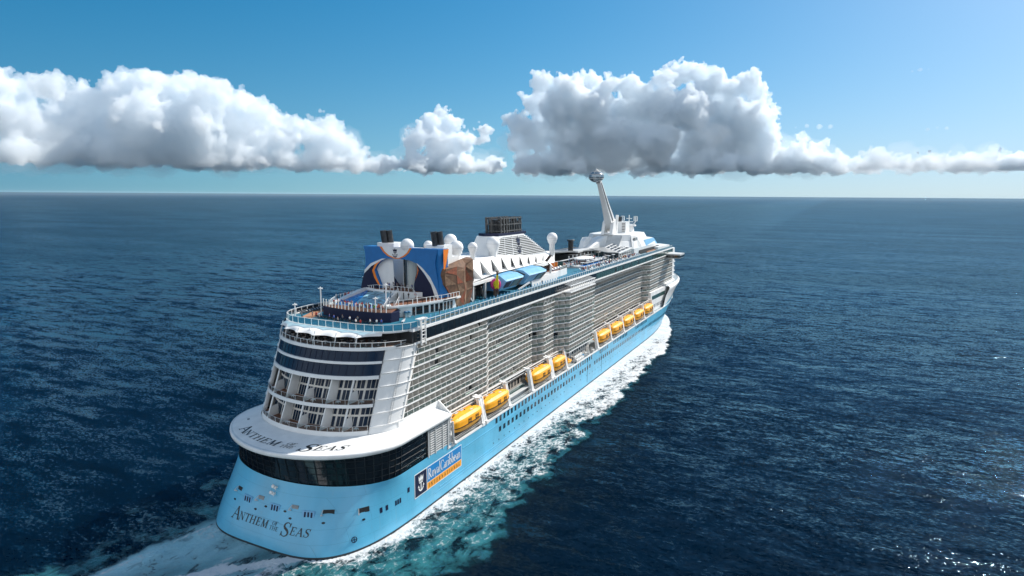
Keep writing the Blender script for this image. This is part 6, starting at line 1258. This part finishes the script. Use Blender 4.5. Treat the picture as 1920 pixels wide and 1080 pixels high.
def vnoise(X, Y, s, seed=0, oct=4):
    v = np.zeros_like(X); amp = 1; tot = 0; rs = np.random.RandomState(seed)
    for o in range(oct):
        G = rs.rand(256, 256); x = X / s * 2 ** o + 37.3; y = Y / s * 2 ** o + 11.7; xi = np.floor(x).astype(int); yi = np.floor(y).astype(int); fx = x - xi; fy = y - yi; fx = fx * fx * (3 - 2 * fx); fy = fy * fy * (3 - 2 * fy)
        g = lambda a, b: G[a % 256, b % 256]; v += amp * ((g(xi, yi) * (1 - fx) + g(xi + 1, yi) * fx) * (1 - fy) + (g(xi, yi + 1) * (1 - fx) + g(xi + 1, yi + 1) * fx) * fy); tot += amp; amp *= .55
    return v / tot
def sheet(name, xs, ys, fun, label):
    X, Y = np.meshgrid(xs, ys, indexing='ij'); f, a, s, z = fun(X, Y); n, m = X.shape
    V = np.stack([X, Y, z], -1).reshape(-1, 3); idx = np.arange(n * m).reshape(n, m); keep = ((f > .01) | (a > .01) | (s > .01)); k4 = keep[:-1, :-1] | keep[1:, :-1] | keep[:-1, 1:] | keep[1:, 1:]
    F = np.stack([idx[:-1, :-1], idx[1:, :-1], idx[1:, 1:], idx[:-1, 1:]], -1)[k4]
    used = np.unique(F); mp = -np.ones(n * m, int); mp[used] = np.arange(len(used)); me = bpy.data.meshes.new(name); me.from_pydata(V[used].tolist(), [], mp[F].tolist())
    c = np.stack([f, a, s, np.ones_like(f)], -1).reshape(-1, 4)[used]; ca = me.color_attributes.new('wake', 'FLOAT_COLOR', 'POINT'); ca.data.foreach_set('color', c.astype(np.float32).ravel())
    me.polygons.foreach_set('use_smooth', [True] * len(me.polygons)); me.materials.append(M_WAKE); o = link(name, me); tag(o, label, 'wake', kind='stuff'); return o
def hull_edge(X):  # starboard waterline half breadth
    t = np.clip((X - 235) / 123, 0, 1); a = B * (1 - t ** 2.7); xa, D, nn = -2.3, 37.9, 3.74; q = np.clip((X - xa) / D, 0, 1); s = B * (1 - (1 - q) ** nn) ** (1 / nn); return np.where(X < 40, s, a)
def stbd(X, Y):
    e = hull_edge(np.clip(X, -2, 352)); d = -Y - np.where(X > -2, e, 8); n1 = vnoise(X, Y, 14, 1); n2 = vnoise(X, Y, 42, 2); n3 = vnoise(X, Y, 5, 3)
    wid = np.interp(X, [-70, -10, 20, 50, 80, 120, 160, 200, 240, 270, 300, 325, 340], [36, 27, 22, 20, 20, 18, 19, 17, 15.5, 9.5, 6, 3, 1]) * (.72 + .5 * n1 + .40 * (n3 - .5))
    t = d / wid; inside = (1 - sms(.80, 1.10, t)) * sms(-.6, 0, d) * (1 - sms(332, 340, X))
    near = np.interp(X, [-40, 0, 40, 90, 140, 200, 260, 330], [.88, .92, .93, .93, .91, .88, .86, .86])
    f = inside * near * np.interp(X, [-40, 60, 120, 180, 240], [.04, .06, .12, .18, .2]) + inside * near * (np.exp(-np.clip(d, 0, 99) / 5.0) * .50 + .16 * np.exp(-((t - .85) / .25) ** 2) * sms(0, 80, X) + .40 + .12 * np.interp(X, [20, 160, 260], [0, .7, 1]))
    f = f * (.66 + .45 * n2 + .28 * n1); a = inside * np.interp(X, [-60, 40, 120, 200, 300], [.95, .95, .8, .55, .4])
    # stray crests beyond the edge
    str_ = np.exp(-((d - wid * 1.22) / 1.6) ** 2) * sms(.66, .85, n1) * .55 * (X < 240) * (X > 60); f = np.maximum(f, str_); f = np.clip(f, 0, 1.1)
    z = .06 + inside * (.45 * (n3 - .3) + .5 * np.exp(-((t - .9) / .25) ** 2) * np.interp(X, [0, 150, 300], [.3, .6, 1.3])) * sms(0, 1.5, d + .5)
    return f, a, np.zeros_like(f), np.maximum(z, .05)
sheet('side_wake', np.arange(-60, 342, .7), np.arange(-62, -4, .6), stbd, 'white bow wave foam and turquoise churned water along the starboard side')
def stern(X, Y):
    n1 = vnoise(X, Y, 10, 5); n2 = vnoise(X * .4, Y, 6, 6); n3 = vnoise(X, Y, 3, 7)
    hw = 17 + np.clip(-X, 0, 60) * .12; t = np.abs(Y - 3) / hw; ins = (1 - sms(.84, 1.04, t + .30 * (n1 - .5) + .10 * (n3 - .5))) * (X < 14)
    div = np.exp(-((Y + 13.5 - (-X) * .82) / 2.2) ** 2) * sms(2, -4, X) if 0 else np.exp(-((Y + 12.8 - np.clip(-X, 0, 60) * .95) / 2.4) ** 2) * (X < 2)
    s = ins * np.clip(.62 + .8 * (n2 - .5) + .25 * (n1 - .5), .2, .95) * (1 - .55 * np.exp(-((Y + 9 - np.clip(-X, 0, 60) * .9) / 5) ** 2))
    f = ins * (.30 * n1 + .42 * sms(.48, .68, n2) + .30 * sms(-2, -16, Y + X * .3)) + div * .75
    band = np.exp(-((Y - (17.2 + np.clip(-X, -8, 60) * .14)) / 1.3) ** 2) * (X < 6); f = np.maximum(f, band * .8 * (.55 + .6 * n3))
    pb = np.exp(-((Y - (24 + np.clip(-X, -20, 60) * .18)) / 5.5) ** 2) * (X < 16) * sms(22, 4, X); f = np.maximum(f, pb * .42 * (n1 + .2)); a = np.maximum(ins * .8, pb * .9 * sms(.35, .6, n1))
    pb2 = np.exp(-((Y - 36) / 4.5) ** 2) * sms(.5, .66, n1) * (X < 40); a = np.maximum(a, pb2 * .6); f = np.maximum(f, pb2 * .34)
    return np.clip(f, 0, 1), np.clip(a, 0, 1), np.clip(s, 0, 1), .09 + .3 * (n3 - .3) * ins * .6 + .0 * X
sheet('stern_wash', np.arange(-75, 44, .6), np.arange(-16, 52, .6), stern, 'smooth pale blue propeller wash spreading out behind the blue stern')
